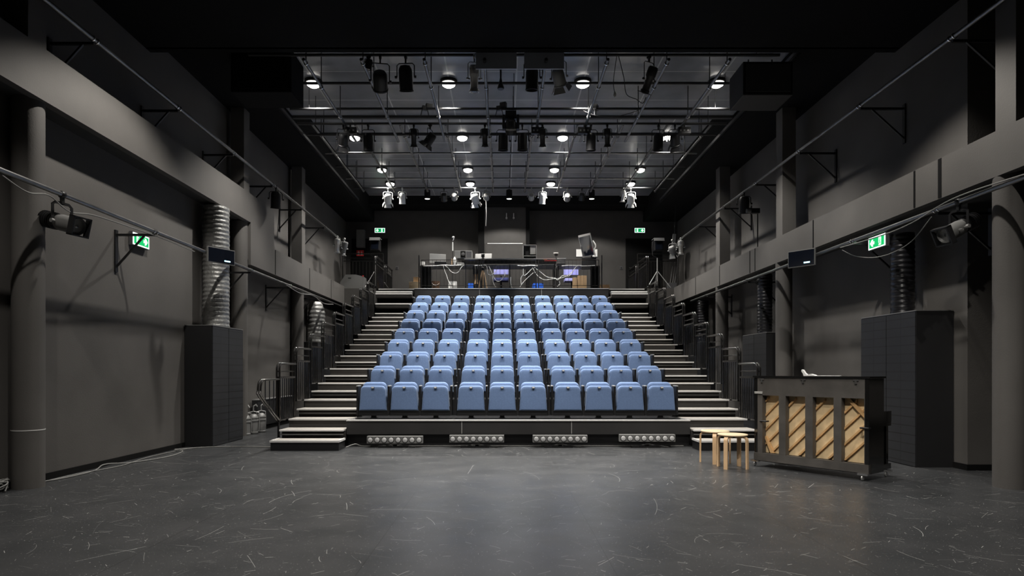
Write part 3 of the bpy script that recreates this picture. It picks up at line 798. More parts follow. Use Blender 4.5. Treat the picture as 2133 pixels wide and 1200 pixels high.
# ------------------------------------------------------------------ stage lights
def stage_light(kind, loc, label, pan=0.0, tilt=30, sc=1.0, drop=.28, m=None, group=None, barn=True):
    m = m or BLACKP
    t = thing({'par': 'par_can', 'profile': 'profile_spotlight', 'fresnel': 'fresnel_spotlight'}[kind], label, 'stage light', loc, pan, group)
    d = drop * sc; rb = {'par': .10, 'profile': .085, 'fresnel': .105}[kind] * sc
    MB().lathe([(.034, -.02), (.038, -.015), (.038, .015), (.034, .02)], R(PI / 2, 'Y'), 12).box(-.012, .012, -.012, .012, -.10 * sc, -.02).build('hook_clamp', m, t, True)
    w_ = rb + .028 * sc
    top = -.10 * sc
    MB().path([(-w_, 0, -d), (-w_, 0, top - .03 * sc), (-w_ + .03 * sc, 0, top), (w_ - .03 * sc, 0, top), (w_, 0, top - .03 * sc), (w_, 0, -d)], .008 * max(sc, .8), 6).build('yoke', m, t)
    for s in (-1, 1):
        MB().lathe([(.02 * sc, 0), (.02 * sc, .03 * sc)], T(s * w_, 0, -d) @ R(s * PI / 2, 'Y'), 10).build('tilt_knob', m, t, True)
    A = T(0, 0, -d) @ R(math.radians(-tilt), 'X') @ R(PI, 'X')     # local +z = beam direction
    A = T(0, 0, -d) @ R(PI - math.radians(-tilt), 'X')
    if kind == 'par':
        L = .36 * sc
        pr = [(.02, -L * .45), (rb * .7, -L * .42), (rb * .95, -L * .3), (rb, -L * .2), (rb, L * .48), (rb * 1.06, L * .49), (rb * 1.06, L * .54), (rb * .94, L * .54), (rb * .9, L * .3)]
        MB().lathe(pr, A, 24).build('housing', m, t, True)
        MB().lathe([(rb * .9, L * .28), (rb * .3, L * .31)], A, 20).build('lens', LENS, t, True)
        le = L * .54
    elif kind == 'profile':
        L = .46 * sc
        pr = [(.03 * sc, -L * .5), (rb * .9, -L * .48), (rb * 1.05, -L * .38), (rb * 1.05, -L * .12), (rb * .8, -L * .06), (rb * .78, L * .36), (rb * .95, L * .38), (rb * .95, L * .46), (rb * .85, L * .46), (rb * .8, L * .36)]
        MB().lathe(pr, A, 22).build('housing', m, t, True)
        f = MB()
        for k in range(5): f.lathe([(rb * 1.12, -L * (.42 - .06 * k)), (rb * 1.12, -L * (.42 - .06 * k) + .006)], A, 22)
        f.build('cooling_fins', m, t, True)
        f = MB(A); f.box(-rb * 1.1, rb * 1.1, -rb * 1.1, rb * 1.1, L * .47, L * .49)
        f.build('gel_frame', m, t)
        MB().lathe([(rb * .8, L * .47), (rb * .76, L * .50), (rb * .3, L * .52)], A, 20).build('lens', LENS, t, True)
        for s in (-1, 1): MB(A).box(s * rb * .9, s * rb * 1.5, -.006, .006, -.01, .012).build('shutter_handle', SILV, t)
        le = L * .5
    else:
        L = .26 * sc
        pr = [(.03 * sc, -L * .55), (rb * .75, -L * .52), (rb * .95, -L * .4), (rb, -L * .2), (rb, L * .4), (rb * 1.08, L * .42), (rb * 1.08, L * .5), (rb * .9, L * .5), (rb * .88, L * .4)]
        MB().lathe(pr, A, 24).build('housing', m, t, True)
        MB().lathe([(rb * .88, L * .42), (rb * .6, L * .5), (rb * .1, L * .54)], A, 20).build('lens', LENS, t, True)
        le = L * .5
        if barn:
            for k in range(4):
                B = A @ R(k * PI / 2, 'Z') @ T(0, rb * 1.02, le) @ R(math.radians(-28), 'X')
                f = MB(B); f.prism([(-rb * .75, 0), (rb * .75, 0), (rb * 1.05, .10 * sc), (-rb * 1.05, .10 * sc)], 0, .004 * sc)
                f.build('barn_door', m, t)
    return t
GF = 'stage lights on the front ceiling pipe'
def hang(px, Y, z): return ((px - CX) * Y / F, Y, z)
zf = 6.075
stage_light('fresnel', hang(792, 9.62, zf), 'black fresnel spotlight under the front pipe, leftmost, lens towards the stage', 0.15, 52, 1.05, .36, group=GF, barn=False)
stage_light('par', hang(845, 9.62, zf), 'big black par can under the front pipe, second from left', -.05, 20, 1.05, .30, group=GF)
stage_light('profile', hang(988, 9.62, zf), 'silvery spotlight with gel frame left of the grey-blue hanging panels', .05, 14, .85, .40, SILV, group=GF)
stage_light('par', hang(1108, 9.62, zf), 'black par can below the right grey-blue hanging panel', 0, 10, .95, .34, group=GF)
stage_light('fresnel', hang(1164, 9.62, zf), 'fresnel with bright barn doors right of the hanging panels', -.45, 45, .9, .36, GREYM, group=GF)
stage_light('profile', hang(1352, 9.62, zf), 'black spotlight under the front pipe, rightmost in its tall yoke', .5, 35, .85, .42, group=GF)
stage_light('fresnel', hang(768, 9.62, zf), 'small black fresnel tangled with cable at the far left of the front pipe', .9, 20, .55, .22, group=GF, barn=False)
GM = 'stage lights on the middle ceiling pipe'
zm = 5.92
for kind, px, lab, pan, tilt, sc in (
    ('fresnel', 715, 'black fresnel on the middle pipe, leftmost, bright rim', .3, 40, .85),
    ('par', 767, 'black par can on the middle pipe before the second downlight row, leftmost par', .0, 12, .92),
    ('profile', 862, 'slim black profile on the middle pipe, third from left', .1, 25, .72),
    ('fresnel', 896, 'black fresnel turned sideways on the middle pipe, fourth from left', 1.2, 40, .8),
    ('profile', 1010, 'slim black profile on the middle pipe, left of the moving head light', -.05, 22, .72),
    ('par', 1048, 'black par can on the middle pipe just left of centre', .05, 10, .92),
    ('par', 1088, 'black par can on the middle pipe just right of centre', -.05, 10, .92),
    ('profile', 1130, 'slim black profile on the middle pipe, right of the centre par cans', -.1, 24, .72),
    ('par', 1231, 'black par can on the middle pipe, right of centre', 0, 10, .92),
    ('profile', 1265, 'slim black profile on the middle pipe, beside the right of centre par', -.2, 24, .72),
    ('par', 1371, 'black par can on the middle pipe, rightmost par', .0, 12, .92),
    ('fresnel', 1406, 'black fresnel with a white strap on the middle pipe, rightmost', -.3, 42, .85)):
    stage_light(kind, hang(px, 11.9, zm), lab, pan, tilt, sc, .33, group=GM, barn=(kind == 'fresnel'))
for px, lab in ((730, 'left'), (1120, 'right of the centre'), (1217, 'beside the right of centre par'), (1425, 'far right')):
    t = thing('dimmer_box', 'small black control box on the middle pipe, %s' % lab, 'dimmer', hang(px, 11.9, 5.92), 0, 'control boxes on the middle pipe')
    MB().box(-.12, .12, -.04, .04, -.17, -.05).bevel(.005).build('case', BLACKP, t)
    MB().box(-.015, .015, -.015, .015, -.05, .03).build('clamp', BLACKP, t)
    for k in range(3): MB().box(-.09 + .07 * k, -.06 + .07 * k, -.046, -.04, -.13, -.10).build('socket', GREYM, t)
GR = 'stage lights on the rear ceiling pipe'
zr = 6.39  # WHITE housings in this list paint strong downlight onto the bright lamps
for kind, px, lab, pan, tilt, sc, mm_ in (
    ('fresnel', 808, 'fresnel painted white as if brightly lit on the rear pipe, leftmost', .2, 35, .95, WHITE),
    ('par', 838, 'par painted white as if brightly lit on the rear pipe, second from left', .1, 20, .85, WHITE),
    ('fresnel', 925, 'dark fresnel on the rear pipe, third from left', 0, 40, .8, BLACKP),
    ('fresnel', 946, 'dark fresnel with silver rim on the rear pipe, fourth from left', 0, 75, .75, GREYM),
    ('fresnel', 990, 'fresnel painted white as if brightly lit on the rear pipe left of centre', -.2, 35, .95, WHITE),
    ('fresnel', 1013, 'round grey fresnel facing the stage on the rear pipe left of centre', 0, 75, .75, GREYM),
    ('fresnel', 1107, 'round grey fresnel facing the stage on the rear pipe right of centre', 0, 75, .75, GREYM),
    ('par', 1130, 'par painted white as if brightly lit on the rear pipe right of centre', .1, 20, .85, WHITE),
    ('fresnel', 1182, 'round dark fresnel on the rear pipe, fourth from right', 0, 75, .8, GREYM),
    ('fresnel', 1212, 'dark fresnel on the rear pipe, third from right', 0, 35, .75, BLACKP),
    ('profile', 1298, 'silver spotlight wrapped in cable on the rear pipe, second from right', .3, 12, .7, SILV),
    ('fresnel', 1314, 'fresnel painted white as if brightly lit on the rear pipe, rightmost', -.2, 35, .95, WHITE)):
    stage_light(kind, hang(px, 17.68, zr), lab, pan, tilt, sc, .30, mm_, group=GR, barn=(mm_ is WHITE))
# moving head
t = thing('moving_head_light', 'black moving head light hanging from the ceiling centre', 'stage light', hang(1064, 11.5, 6.035))
MB().box(-.10, .10, -.07, .07, -.13, -.03).bevel(.01).build('base', BLACKP, t)
for s in (-1, 1): MB().box(s * .13 - .025, s * .13 + .025, -.06, .06, -.36, -.10).bevel(.015).build('arm', BLACKP, t)
MB().box(-.13, .13, -.05, .05, -.17, -.12).build('cross_arm', BLACKP, t)
A = T(0, 0, -.30) @ R(PI + .5, 'X')
MB().lathe([(.05, -.13), (.09, -.10), (.105, -.02), (.105, .08), (.085, .12), (.085, .14)], A, 24).build('head', BLACKP, t, True)
MB().lathe([(.08, .135), (.07, .145), (.02, .15)], A, 20).build('lens', LENS, t, True)
MB().lathe([(.107, .03), (.107, .06)], A, 24).build('band', SILV, t, True)
# ceiling accessories
for px, py, rz, lab in ((885, 225, .4, 'left'), (1040, 222, -.4, 'beside the moving head'), (1240, 235, 1.2, 'right')):
    p = at(px, py, 11.5); p.z = 6.06
    t = thing('pipe_clamp_arm', 'small black clamp with arms on the third front pipe, %s one' % lab, 'clamp', p, rz)
    MB().box(-.05, .05, -.03, .03, -.03, .05).bevel(.006).build('body', BLACKP, t)
    MB().box(.02, .14, -.035, .035, .01, .10).bevel(.008).build('head', BLACKP, t)
    for s in (-1, 1): MB().path([(s * .05, 0, -.02), (s * .08, 0, -.14)], .007, 6).build('arm', BLACKP, t)
p = at(1043, 165, 10.1)
t = thing('ceiling_speaker_mount', 'black hourglass shaped hanging mount in the ceiling centre', 'mount', (p.x, p.y, 6.47))
MB().lathe([(.05, 0), (.03, -.12), (.016, -.2), (.014, -.5), (.03, -.58), (.055, -.66), (.05, -.68)], None, 18).build('stem', BLACKP, t, True)
# grey-blue hanging panels
for px0, px1, lab in ((991, 1076, 'left'), (1092, 1175, 'right')):
    Y = 9.42; a = at(px0, 143, Y); b = at(px1, 100, Y)
    t = thing('acoustic_baffle', 'grey-blue flat panel hanging at the ceiling centre, %s one' % lab, 'panel', (a.x, Y, a.z), 0, 'pair of hanging panels')
    MB().box(0, b.x - a.x, 0, .03, 0, .62).build('panel', HPANEL, t)
    for x in (.1, b.x - a.x - .1): MB().tube((x, .015, .62), (x, .015, 6.47 - a.z), .004, 6).build('wire', PIPEB, t)
# speaker boxes at the ceiling edges
for px0, px1, py0, py1, Y, lab in ((480, 607, 100, 192, 9.7, 'left'), (1548, 1652, 128, 198, 9.75, 'right')):
    a = at(px0, py1, Y); b = at(px1, py0, Y)
    t = thing('ceiling_loudspeaker', 'large black loudspeaker box high at the %s edge of the ceiling' % lab, 'loudspeaker', (a.x, Y, a.z), 0, 'large ceiling loudspeakers')
    W_ = b.x - a.x; H_ = min(b.z - a.z, 6.24 - a.z)
    MB().box(0, W_, 0, .6, 0, H_).bevel(.02).build('cabinet', CABBLK if lab == 'right' else BLACK, t)
    MB().box(.04, W_ - .04, -.012, 0, .05, H_ - .04).build('grille', GRILLE if lab == 'right' else BLACK, t)
    MB().tube((.2, .3, H_), (.2, .3, 6.24 - a.z), .012, 6).tube((W_ - .2, .3, H_), (W_ - .2, .3, 6.24 - a.z), .012, 6).build('suspension', PIPEB, t)

# ------------------------------------------------------------------ wall bar equipment
def near_profile(loc, label, rz, lenm=GREYM, tl=104):
    t = thing('profile_spotlight', label, 'stage light', loc, rz, 'profile spotlights on the lower wall bars')
    MB().lathe([(.034, -.025), (.04, -.015), (.04, .015), (.034, .025)], R(PI / 2, 'X'), 14).box(-.016, .016, -.016, .016, -.10, -.03).build('hook_clamp', BLACKP, t, True)
    MB().path([(0, -.11, -.28), (0, -.11, -.12), (0, -.08, -.095), (0, .08, -.095), (0, .11, -.12), (0, .11, -.28)], .01, 6, flat=(.03, .008)).build('yoke', BLACKP, t)
    A = T(0, 0, -.30) @ R(math.radians(tl), 'Y')
    MB().lathe([(.03, -.26), (.075, -.25), (.085, -.2), (.085, -.06), (.075, -.04)], A, 22).build('lamp_housing', BLACKP, t, True)
    f = MB()
    for k in range(6): f.lathe([(.092, -.24 + .03 * k), (.092, -.234 + .03 * k)], A, 22)
    f.build('cooling_fins', BLACKP, t, True)
    MB().lathe([(.08, -.04), (.088, 0), (.088, .16), (.095, .17), (.095, .22), (.085, .225), (.07, .2)], A, 24).build('barrel', lenm, t, True)
    f = MB(A); f.box(-.105, .105, .09, .105, .2, .27); f.box(-.105, .105, -.105, -.09, .2, .27); f.box(-.105, -.09, -.105, .105, .2, .27); f.box(.09, .105, -.105, .105, .2, .27)
    f.build('gel_holder', BLACKP, t)
    MB().lathe([(.07, .19), (.02, .2)], A, 20).build('lens', LENS, t, True)
    for s in (-1, 1): MB().lathe([(.022, 0), (.022, .03)], T(0, s * .10, -.30) @ R(-s * PI / 2, 'X'), 10).build('tilt_knob', GREYM, t, True)
    for k in (0, 1): MB(A).box(-.01, .01, .09, .14, .02 + .08 * k, .035 + .08 * k).build('shutter_handle', SILV, t)
    return t
near_profile((-4.72, 6.72, 3.14), 'large profile spotlight under the lower left bar beside the front column', -.25)
near_profile((5.20, 7.15, 3.18), 'large profile spotlight under the lower right bar beside the front column', PI + .22, tl=116)
stage_light('par', (-4.72, 13.05, 5.08), 'black par can under the upper left bar', .4, 12, 1.0, .25, group='lights on the upper bars')
stage_light('par', (5.20, 13.5, 5.11), 'black par can under the upper right bar', -.2, 15, 1.05, .25, group='lights on the upper bars')
stage_light('profile', (-4.72, 17.9, 5.08), 'silver profile at the far end of the upper left bar, the upright one', .3, 15, .9, .28, SILV, 'lights on the upper bars')
stage_light('profile', (-4.52, 17.9, 5.02), 'silver profile at the far end of the upper left bar, the slanting one', .9, 20, .85, .32, GREYM, 'lights on the upper bars')
stage_light('profile', (5.20, 18.3, 5.11), 'silver spotlight at the far end of the upper right bar, nearer the wall', -.3, 15, .9, .28, SILV, 'lights on the upper bars')
stage_light('fresnel', (4.90, 18.1, 5.02), 'grey spotlight at the far end of the upper right bar, nearer the stairs', -.8, 35, .9, .32, GREYM, 'lights on the upper bars')
# camera-like small lamp on a wall stand, right gallery
p = at(1573, 445, 13.4)
t = thing('gallery_camera', 'small black camera on a thin pole behind the right gallery front', 'camera', (5.45, 13.4, 3.83))
MB().tube((0, 0, 0), (0, 0, .78), .012, 8).build('pole', BLACKP, t)
MB().box(-.2, -.02, -.05, .05, -.05, .05).build('body', BLACKP, t).location = (0.05, 0, .84)
MB().lathe([(.04, 0), (.045, .09)], T(-.15, 0, .84) @ R(-PI / 2, 'Y'), 16).build('lens', GREYM, t, True)
# monitors on the lower bars
def bar_monitor(a, b, z0, z1, label):
    a = Vector(a); b = Vector(b); d = b - a; W_ = d.length
    t = thing('hanging_monitor', label, 'monitor', (a.x, a.y, z0), math.atan2(d.y, d.x), 'monitors on the lower bars')
    H_ = z1 - z0
    MB().box(0, W_, 0, .035, 0, H_).bevel(.004).build('housing', GREYM, t)
    MB().box(.012, W_ - .012, -.004, 0, .014, H_ - .014).build('screen', SCREEN, t)
    MB().box(W_ * .60, W_ * .82, -.006, -.004, H_ * .17, H_ * .25).build('lit_caption', CYAN, t, label='small lit cyan caption bar')
    MB().box(W_ * .4, W_ * .6, .035, .12, H_ * .3, H_ * .7).build('mount', BLACKP, t)
bar_monitor((-4.67, 9.93), (-4.42, 10.35), 2.985, 3.235, 'black flat monitor with cyan caption on the lower left bar')
bar_monitor((4.86, 10.68), (5.14, 10.32), 3.0, 3.28, 'black flat monitor with cyan caption on the lower right bar')
# exit signs ------------------------------------------------
def exit_sign(loc, rz, w, h, label, flip=False):
    t = thing('exit_sign', label, 'exit sign', loc, rz, 'green exit signs')
    MB().box(-w / 2 - .01, w / 2 + .01, 0, .05, -h / 2 - .01, h / 2 + .01).build('housing', BLWALL, t)
    MB().box(-w / 2, w / 2, -.004, 0, -h / 2, h / 2).build('white_border', EWHITE, t)
    b = .10 * h
    MB().box(-w / 2 + b * 1.3, w / 2 - b * 1.3, -.007, -.004, -h / 2 + b, h / 2 - b).build('green_panel', EGREEN, t)
    s = -1 if flip else 1
    # arrow at +x side when not flipped, pointing outwards
    q = h * .26; ox = s * w * .24
    ar = [(-q, -.12 * h), (0, -.12 * h), (-.12 * h, -q * 1.1), (.06 * h, -q * 1.1), (q * 1.25, 0), (.06 * h, q * 1.1), (-.12 * h, q * 1.1), (0, .12 * h), (-q, .12 * h)]
    MB().prism([(ox + s * a, b_) for a, b_ in ar], -.010, -.007).build('arrow', EWHITE, t)
    ox = -s * w * .22
    d_ = MB(); d_.box(ox - .19 * h, ox + .13 * h, -.010, -.007, -.33 * h, .33 * h); d_.build('door_symbol', EWHITE, t)
    mn = MB(); mn.lathe([(.055 * h, 0), (.055 * h, .003)], T(ox + .01 * h, -.010, .22 * h) @ R(PI / 2, 'X'), 12)
    mn.path([(ox, -.0115, .14 * h), (ox - .02 * h, -.0115, -.05 * h), (ox + .1 * h, -.0115, -.13 * h), (ox + .08 * h, -.0115, -.27 * h)], .03 * h, 4)
    mn.path([(ox - .02 * h, -.0115, -.05 * h), (ox - .07 * h, -.0115, -.17 * h), (ox - .16 * h, -.0115, -.22 * h)], .03 * h, 4)
    mn.path([(ox - .11 * h, -.0115, .0), (ox, -.0115, .10 * h), (ox + .11 * h, -.0115, .02 * h)], .022 * h, 4)
    mn.build('running_figure_symbol', EGREEN, t)
    return t
exit_sign((WL + .06, 9.0, 3.12), PI / 2, .40, .17, 'lit green exit sign with right arrow on the left wall')
exit_sign((5.36, 8.98, 3.10), -PI / 2, .40, .17, 'lit green exit sign with left arrow under the right gallery', True)
exit_sign((-4.1, YB - .06, 5.95), 0, .34, .15, 'lit green exit sign above the left back door', True)
exit_sign((4.58, YB - .06, 5.95), 0, .34, .15, 'lit green exit sign above the right back door')

# ------------------------------------------------------------------ floor cables
def cable(pts, r, m, name, label, n=6):
    return tag(MB().path(curve(pts, n), r, 6).build(name, m, None, True), label, 'cable')
cable([(-5.2, 6.9, .01), (-5.08, 7.3, .01), (-5.08, 7.8, .012), (-5.2, 8.2, .03), (-5.02, 8.5, .012), (-4.85, 9.1, .01), (-4.95, 9.7, .01), (-5.1, 9.75, .03), (-5.0, 10.1, .01), (-4.7, 10.25, .01), (-4.3, 10.3, .01), (-3.7, 10.2, .01)], .008, CABLE, 'floor_cable', 'grey cable wandering along the floor by the left wall', 10)
cable([(-5.15, 7.0, .008), (-5.12, 7.6, .01), (-5.0, 8.2, .01), (-5.1, 9.0, .01), (-5.05, 9.9, .01), (-4.9, 10.22, .01)], .006, CABLE, 'floor_cable', 'thin grey cable close to the left baseboard', 8)
pts = [( -5.28 + .16 * math.cos(a * .9) + .02 * math.sin(a * 3), 6.45 + .14 * math.sin(a * .9), .012 + .11 * abs(math.sin(a * .55))) for a in range(0, 26)]
pts = [(max(p[0], -5.2), p[1], p[2]) for p in pts]
cable(pts, .008, CABLE, 'coiled_cable', 'loose coil of grey cable at the left edge beside the front column', 4)
cable([(-4.72, 5.9, 3.10), (-4.70, 6.2, 3.02), (-4.70, 6.5, 3.07), (-4.70, 6.8, 2.98), (-4.70, 7.2, 3.04), (-4.71, 7.9, 3.07), (-4.72, 8.6, 3.09), (-4.72, 9.6, 3.08)], .008, CABLE, 'bar_cable', 'grey cable slung along the lower left bar')
cable([(5.18, 5.4, 3.14), (5.17, 6.4, 3.21), (5.15, 7.2, 3.22), (5.16, 7.9, 3.12), (5.17, 8.6, 3.10), (5.17, 9.6, 3.14)], .008, CABLE, 'bar_cable', 'grey cable slung along the lower right bar')
cable([(5.2, 7.6, 3.12), (5.25, 8.1, 2.9), (5.25, 8.7, 2.84), (5.25, 9.3, 2.95), (5.2, 9.6, 3.1)], .006, CABLE, 'drooping_cable', 'thin cable drooping below the exit sign on the right')
cable([(-4.7, 13.6, 3.12), (-4.68, 14.5, 3.05), (-4.69, 15.5, 3.12), (-4.68, 16.4, 3.02), (-4.7, 17.4, 3.1)], .010, CABLE, 'bar_cable', 'grey cable bundle hanging from the far part of the lower left bar')
cable([(1.45, 11.5, 6.04), (1.7, 11.5, 5.94), (2.0, 11.5, 5.91), (2.3, 11.5, 5.97), (2.48, 11.5, 6.03)], .006, CABLEB, 'ceiling_cable', 'black cable swagging between the ceiling pipes right of centre')
cable([(1.75, 9.62, 6.08), (1.70, 9.62, 5.7), (1.72, 9.62, 5.52)], .005, CABLEB, 'dangling_cable', 'thin black cable dangling with a white plug')
p = at(1288, 158, 9.43)
tag(MB().lathe([(.006, .05), (.014, .03), (.024, .0), (.02, -.025), (.006, -.04)], T(1.72, 9.62, 5.49), 12).build('cable_plug', WHITE, None, True), 'small white plug at the end of the dangling ceiling cable', 'plug')
cable([(1.78, 9.62, 6.08), (1.86, 9.62, 5.75), (1.90, 9.62, 5.5), (2.05, 9.62, 5.42), (2.15, 9.62, 5.36), (2.2, 9.62, 5.45)], .006, CABLEB, 'dangling_cable', 'black looping cable beside the rightmost front spotlight')
cable([(-.50, 17.68, 6.35), (-.47, 17.68, 6.1), (-.46, 17.68, 5.7), (-.47, 17.68, 5.34)], .012, CABLE, 'dangling_cable', 'grey cable hanging straight down left of the back wall centre')
# ------------------------------------------------------------------ control deck on top of the tribune
ZD = 3.672
def P(px, py, Y): 
    q = at(px, py, Y); return (q.x, q.z)
# guard railing with thin bars
def deck_guard(x0, x1, label):
    t = thing('deck_guard_rail', label, 'railing', (x0, 18.52, ZD), 0, 'thin guard rails before the control desk')
    W = x1 - x0
    for z, r in ((.86, .011), (.10, .008)): MB().tube((0, 0, z), (W, 0, z), r, 6).build('rail', RAIL, t, True)
    for x in (0, W): MB().tube((x, 0, 0), (x, 0, .86), .012, 6).build('post', BLACKP, t, True)
    n = int(W / .11); b0 = None
    for k in range(1, n):
        if b0 is None: b0 = MB().tube((0, 0, .10), (0, 0, .86), .004, 5).build('bar', BLACKP, t); o = b0
        else: o = b0.copy(); C.objects.link(o); o.parent = t
        o.location = (W * k / n, 0, 0)
deck_guard(-2.40, -.72, 'thin barred guard rail before the left part of the desk')
deck_guard(-.66, .98, 'thin barred guard rail before the middle of the desk')
deck_guard(1.06, 2.84, 'thin barred guard rail before the right part of the desk')
for x, lab in ((-2.47, 'left'), (2.93, 'right')):
    tag(MB().tube((x, 18.52, ZD), (x, 18.52, 4.67), .017, 10).build('tall_post', BLACKP, None, True), 'tall black post at the %s end of the control deck' % lab, 'post', 'end posts of the control deck')
# desks
def desk(x0, x1, y0, y1, h, label, m=BLACKP, shelf=False):
    t = thing('control_desk', label, 'desk', (x0, y0, ZD), 0, 'desks on the control deck')
    W, D = x1 - x0, y1 - y0
    MB().box(0, W, 0, D, h - .03, h).build('desktop', GREYM, t)
    for x in (.02, W - .05):
        for y in (.03, D - .07): MB().box(x, x + .03, y, y + .04, 0, h - .03).build('leg', BLACKP, t)
    if shelf: MB().box(.05, W - .05, D - .04, D - .02, h - .35, h - .03).build('modesty_panel', BLWALL, t)
desk(-2.50, -.85, 19.0, 19.7, .80, 'dark desk at the left of the control deck')
desk(-.83, 1.62, 19.0, 19.7, .80, 'long dark desk in the middle of the control deck')
desk(1.66, 2.80, 19.0, 19.7, .80, 'dark desk at the right of the control deck')
t = thing('desk_riser', 'long black equipment shelf raised on the middle desk', 'shelf', (-1.15, 18.79, ZD))
MB().box(0, 2.75, 0, .20, .93, .955).build('shelf_board', GREYM, t)
MB().box(0, 2.75, .02, .19, .82, .93).build('body', BLACK, t)
for x in (0.02, 1.35, 2.70): MB().box(x, x + .03, .1, .14, 0, .82).build('leg', BLACKP, t)
# curtains at the ends
for x0, x1, lab in ((-2.46, -2.12, 'left'), (2.62, 2.90, 'right')):
    n = 40; A = []; m = MB()
    pts = [(x0 + (x1 - x0) * i / n, 18.70 + .022 * math.sin(i * 1.3)) for i in range(n + 1)]
    poly = pts + [(x, y + .02) for x, y in reversed(pts)]
    m.prism(poly, ZD, ZD + .72, 'Z')
    tag(m.build('black_curtain', BLACK, None, True), 'short black pleated curtain at the %s end of the desk' % lab, 'curtain', 'short curtains by the desk')
# computer monitors
def monitor(px0, px1, py0, py1, Y, rz, m, label, stand=True, lean=0, zb=4.5):
    a = at((px0 + px1) / 2, py1, Y); W = (px1 - px0) * Y / F; H = (py1 - py0) * Y / F
    t = thing('computer_monitor', label, 'monitor', (a.x, Y, a.z), rz, 'screens on the control desk')
    M = R(lean, 'X')
    MB(M).box(-W / 2, W / 2, 0, .03, 0, H).bevel(.006).build('back_shell', m, t)
    MB(M).box(-W / 2 + .01, W / 2 - .01, .03, .034, .01, H - .01).build('screen', SCREEN, t)
    if stand:
        hs = a.z - zb
        MB().box(-.03, .03, -.02, .02, -hs, .1).box(-.11, .11, -.08, .08, -hs, -hs + .012).build('stand', SILV, t)
    return t
monitor(895, 929, 529, 548, 19.25, .25, SILV, 'silver monitor seen from behind at the left of the desk')
monitor(905, 930, 545, 553, 19.0, .05, BLACKP, 'low dark laptop screen left on the desk', stand=False)
monitor(989, 1024, 527, 541, 19.3, -.15, GREYM, 'pale grey monitor tilted back at the middle of the desk', lean=-.3)
t = thing('video_projector', 'dark projector with a round lens on the desk, left of the middle', 'projector', (at(965, 0, 19.1).x, 19.1, at(0, 538, 19.1).z))
MB().box(-.27, .27, 0, .35, 0, .235).bevel(.012).build('housing', GREYM, t)
MB().box(-.08, .07, -.012, 0, .02, .22).build('lens_recess', BLACK, t)
MB().lathe([(.055, 0), (.055, .02), (.03, .025)], T(-.005, -.01, .12) @ R(PI / 2, 'X'), 20).build('lens', LENS, t, True)
MB().box(.09, .25, -.004, 0, .03, .21).build('vent_grille', BLWALL, t)
MB().box(-.18, .18, .05, .3, -.05, 0).box(-.05, .05, .1, .2, -.14, -.05).build('stand', BLACKP, t)
# goose lamp and mic stand
def pole_thing(name, label, cat, px, py0, py1, Y, head='lamp'):
    a = at(px, py1, Y); b = at(px, py0, Y)
    t = thing(name, label, cat, (a.x, Y, ZD)); H = b.z - ZD
    MB().tube((0, 0, 0), (0, 0, H - .05), .010, 8).build('pole', BLACKP, t, True)
    MB().tube((0, 0, H - .42), (0, 0, H - .16), .016, 8).build('sleeve', WHITE, t, True)
    MB().lathe([(.12, 0), (.12, .015), (.02, .03)], None, 18).build('base', BLACKP, t, True)
    MB().path(curve([(0, 0, H - .12), (.03, 0, H - .06), (-.01, 0, H - .02), (.03, 0, H)]), .012, 6).lathe([(.025, 0), (.035, .03), (.02, .05)], T(.02, 0, H - .04), 14).build('clip_lamp', WHITE, t, True)
pole_thing('clip_lamp_stand', 'thin pole with a white clip lamp, left of the projector', 'lamp stand', 943, 493, 600, 18.66)
# tripod with wooden legs
t = thing('wooden_tripod', 'wooden-legged tripod with black head before the desk', 'tripod', (at(1006, 600, 18.66).x, 18.66, ZD))
for a in (-PI / 2 - .9, -PI / 2 + .9, PI / 2):
    e = Vector((.30 * math.cos(a) * .55, .09 * math.sin(a), 0))
    MB().tube(e, (e.x * .12, e.y * .12, .60), .016, 8).build('leg', BIRCH, t, True)
MB().lathe([(.05, .57), (.06, .60), (.06, .65), (.03, .68), (.02, .78), (.035, .80), (.05, .86), (.05, .92), (.02, .97)], None, 16).build('head', BLACKP, t, True)
MB().box(-.05, .05, -.04, .04, .97, 1.06).bevel(.015).build('camera_head', BLACKP, t)
# rack of grey equipment
t = thing('equipment_rack', 'grey open equipment rack on the desk behind the middle', 'rack', (at(1089, 0, 19.4).x, 19.2, 4.50))
MB().box(0, .02, 0, .35, 0, .62).box(.40, .42, 0, .35, 0, .62).box(0, .42, 0, .35, .60, .62).box(0, .42, 0, .35, 0, .02).box(0, .42, 0, .35, .27, .29).build('frame', GREYM, t)
MB().box(.02, .40, .30, .34, .02, .60).build('rear_panel', GREYM, t)
MB().box(.22, .39, .02, .30, .33, .58).build('device', SILV, t)
MB().box(.08, .22, .05, .28, .30, .46).build('device', BLACKP, t)
MB().box(.05, .39, .02, .30, .03, .12).build('device', SILV, t)
MB().box(.05, .34, .02, .30, .14, .22).build('device', BLACKP, t)
# microphone-like arm lamp right
t = thing('desk_clip_device', 'small white device on a thin stand, right on the desk', 'device', (at(1158, 0, 19.0).x, 19.0, 4.48))
MB().tube((0, 0, 0), (0, 0, .30), .008, 6).build('pole', BLACKP, t)
MB().box(-.07, .07, -.03, .03, .33, .36).bevel(.006).build('head', WHITE, t)
MB().box(-.04, .05, -.02, .02, .26, .33).build('joint', BLACKP, t)
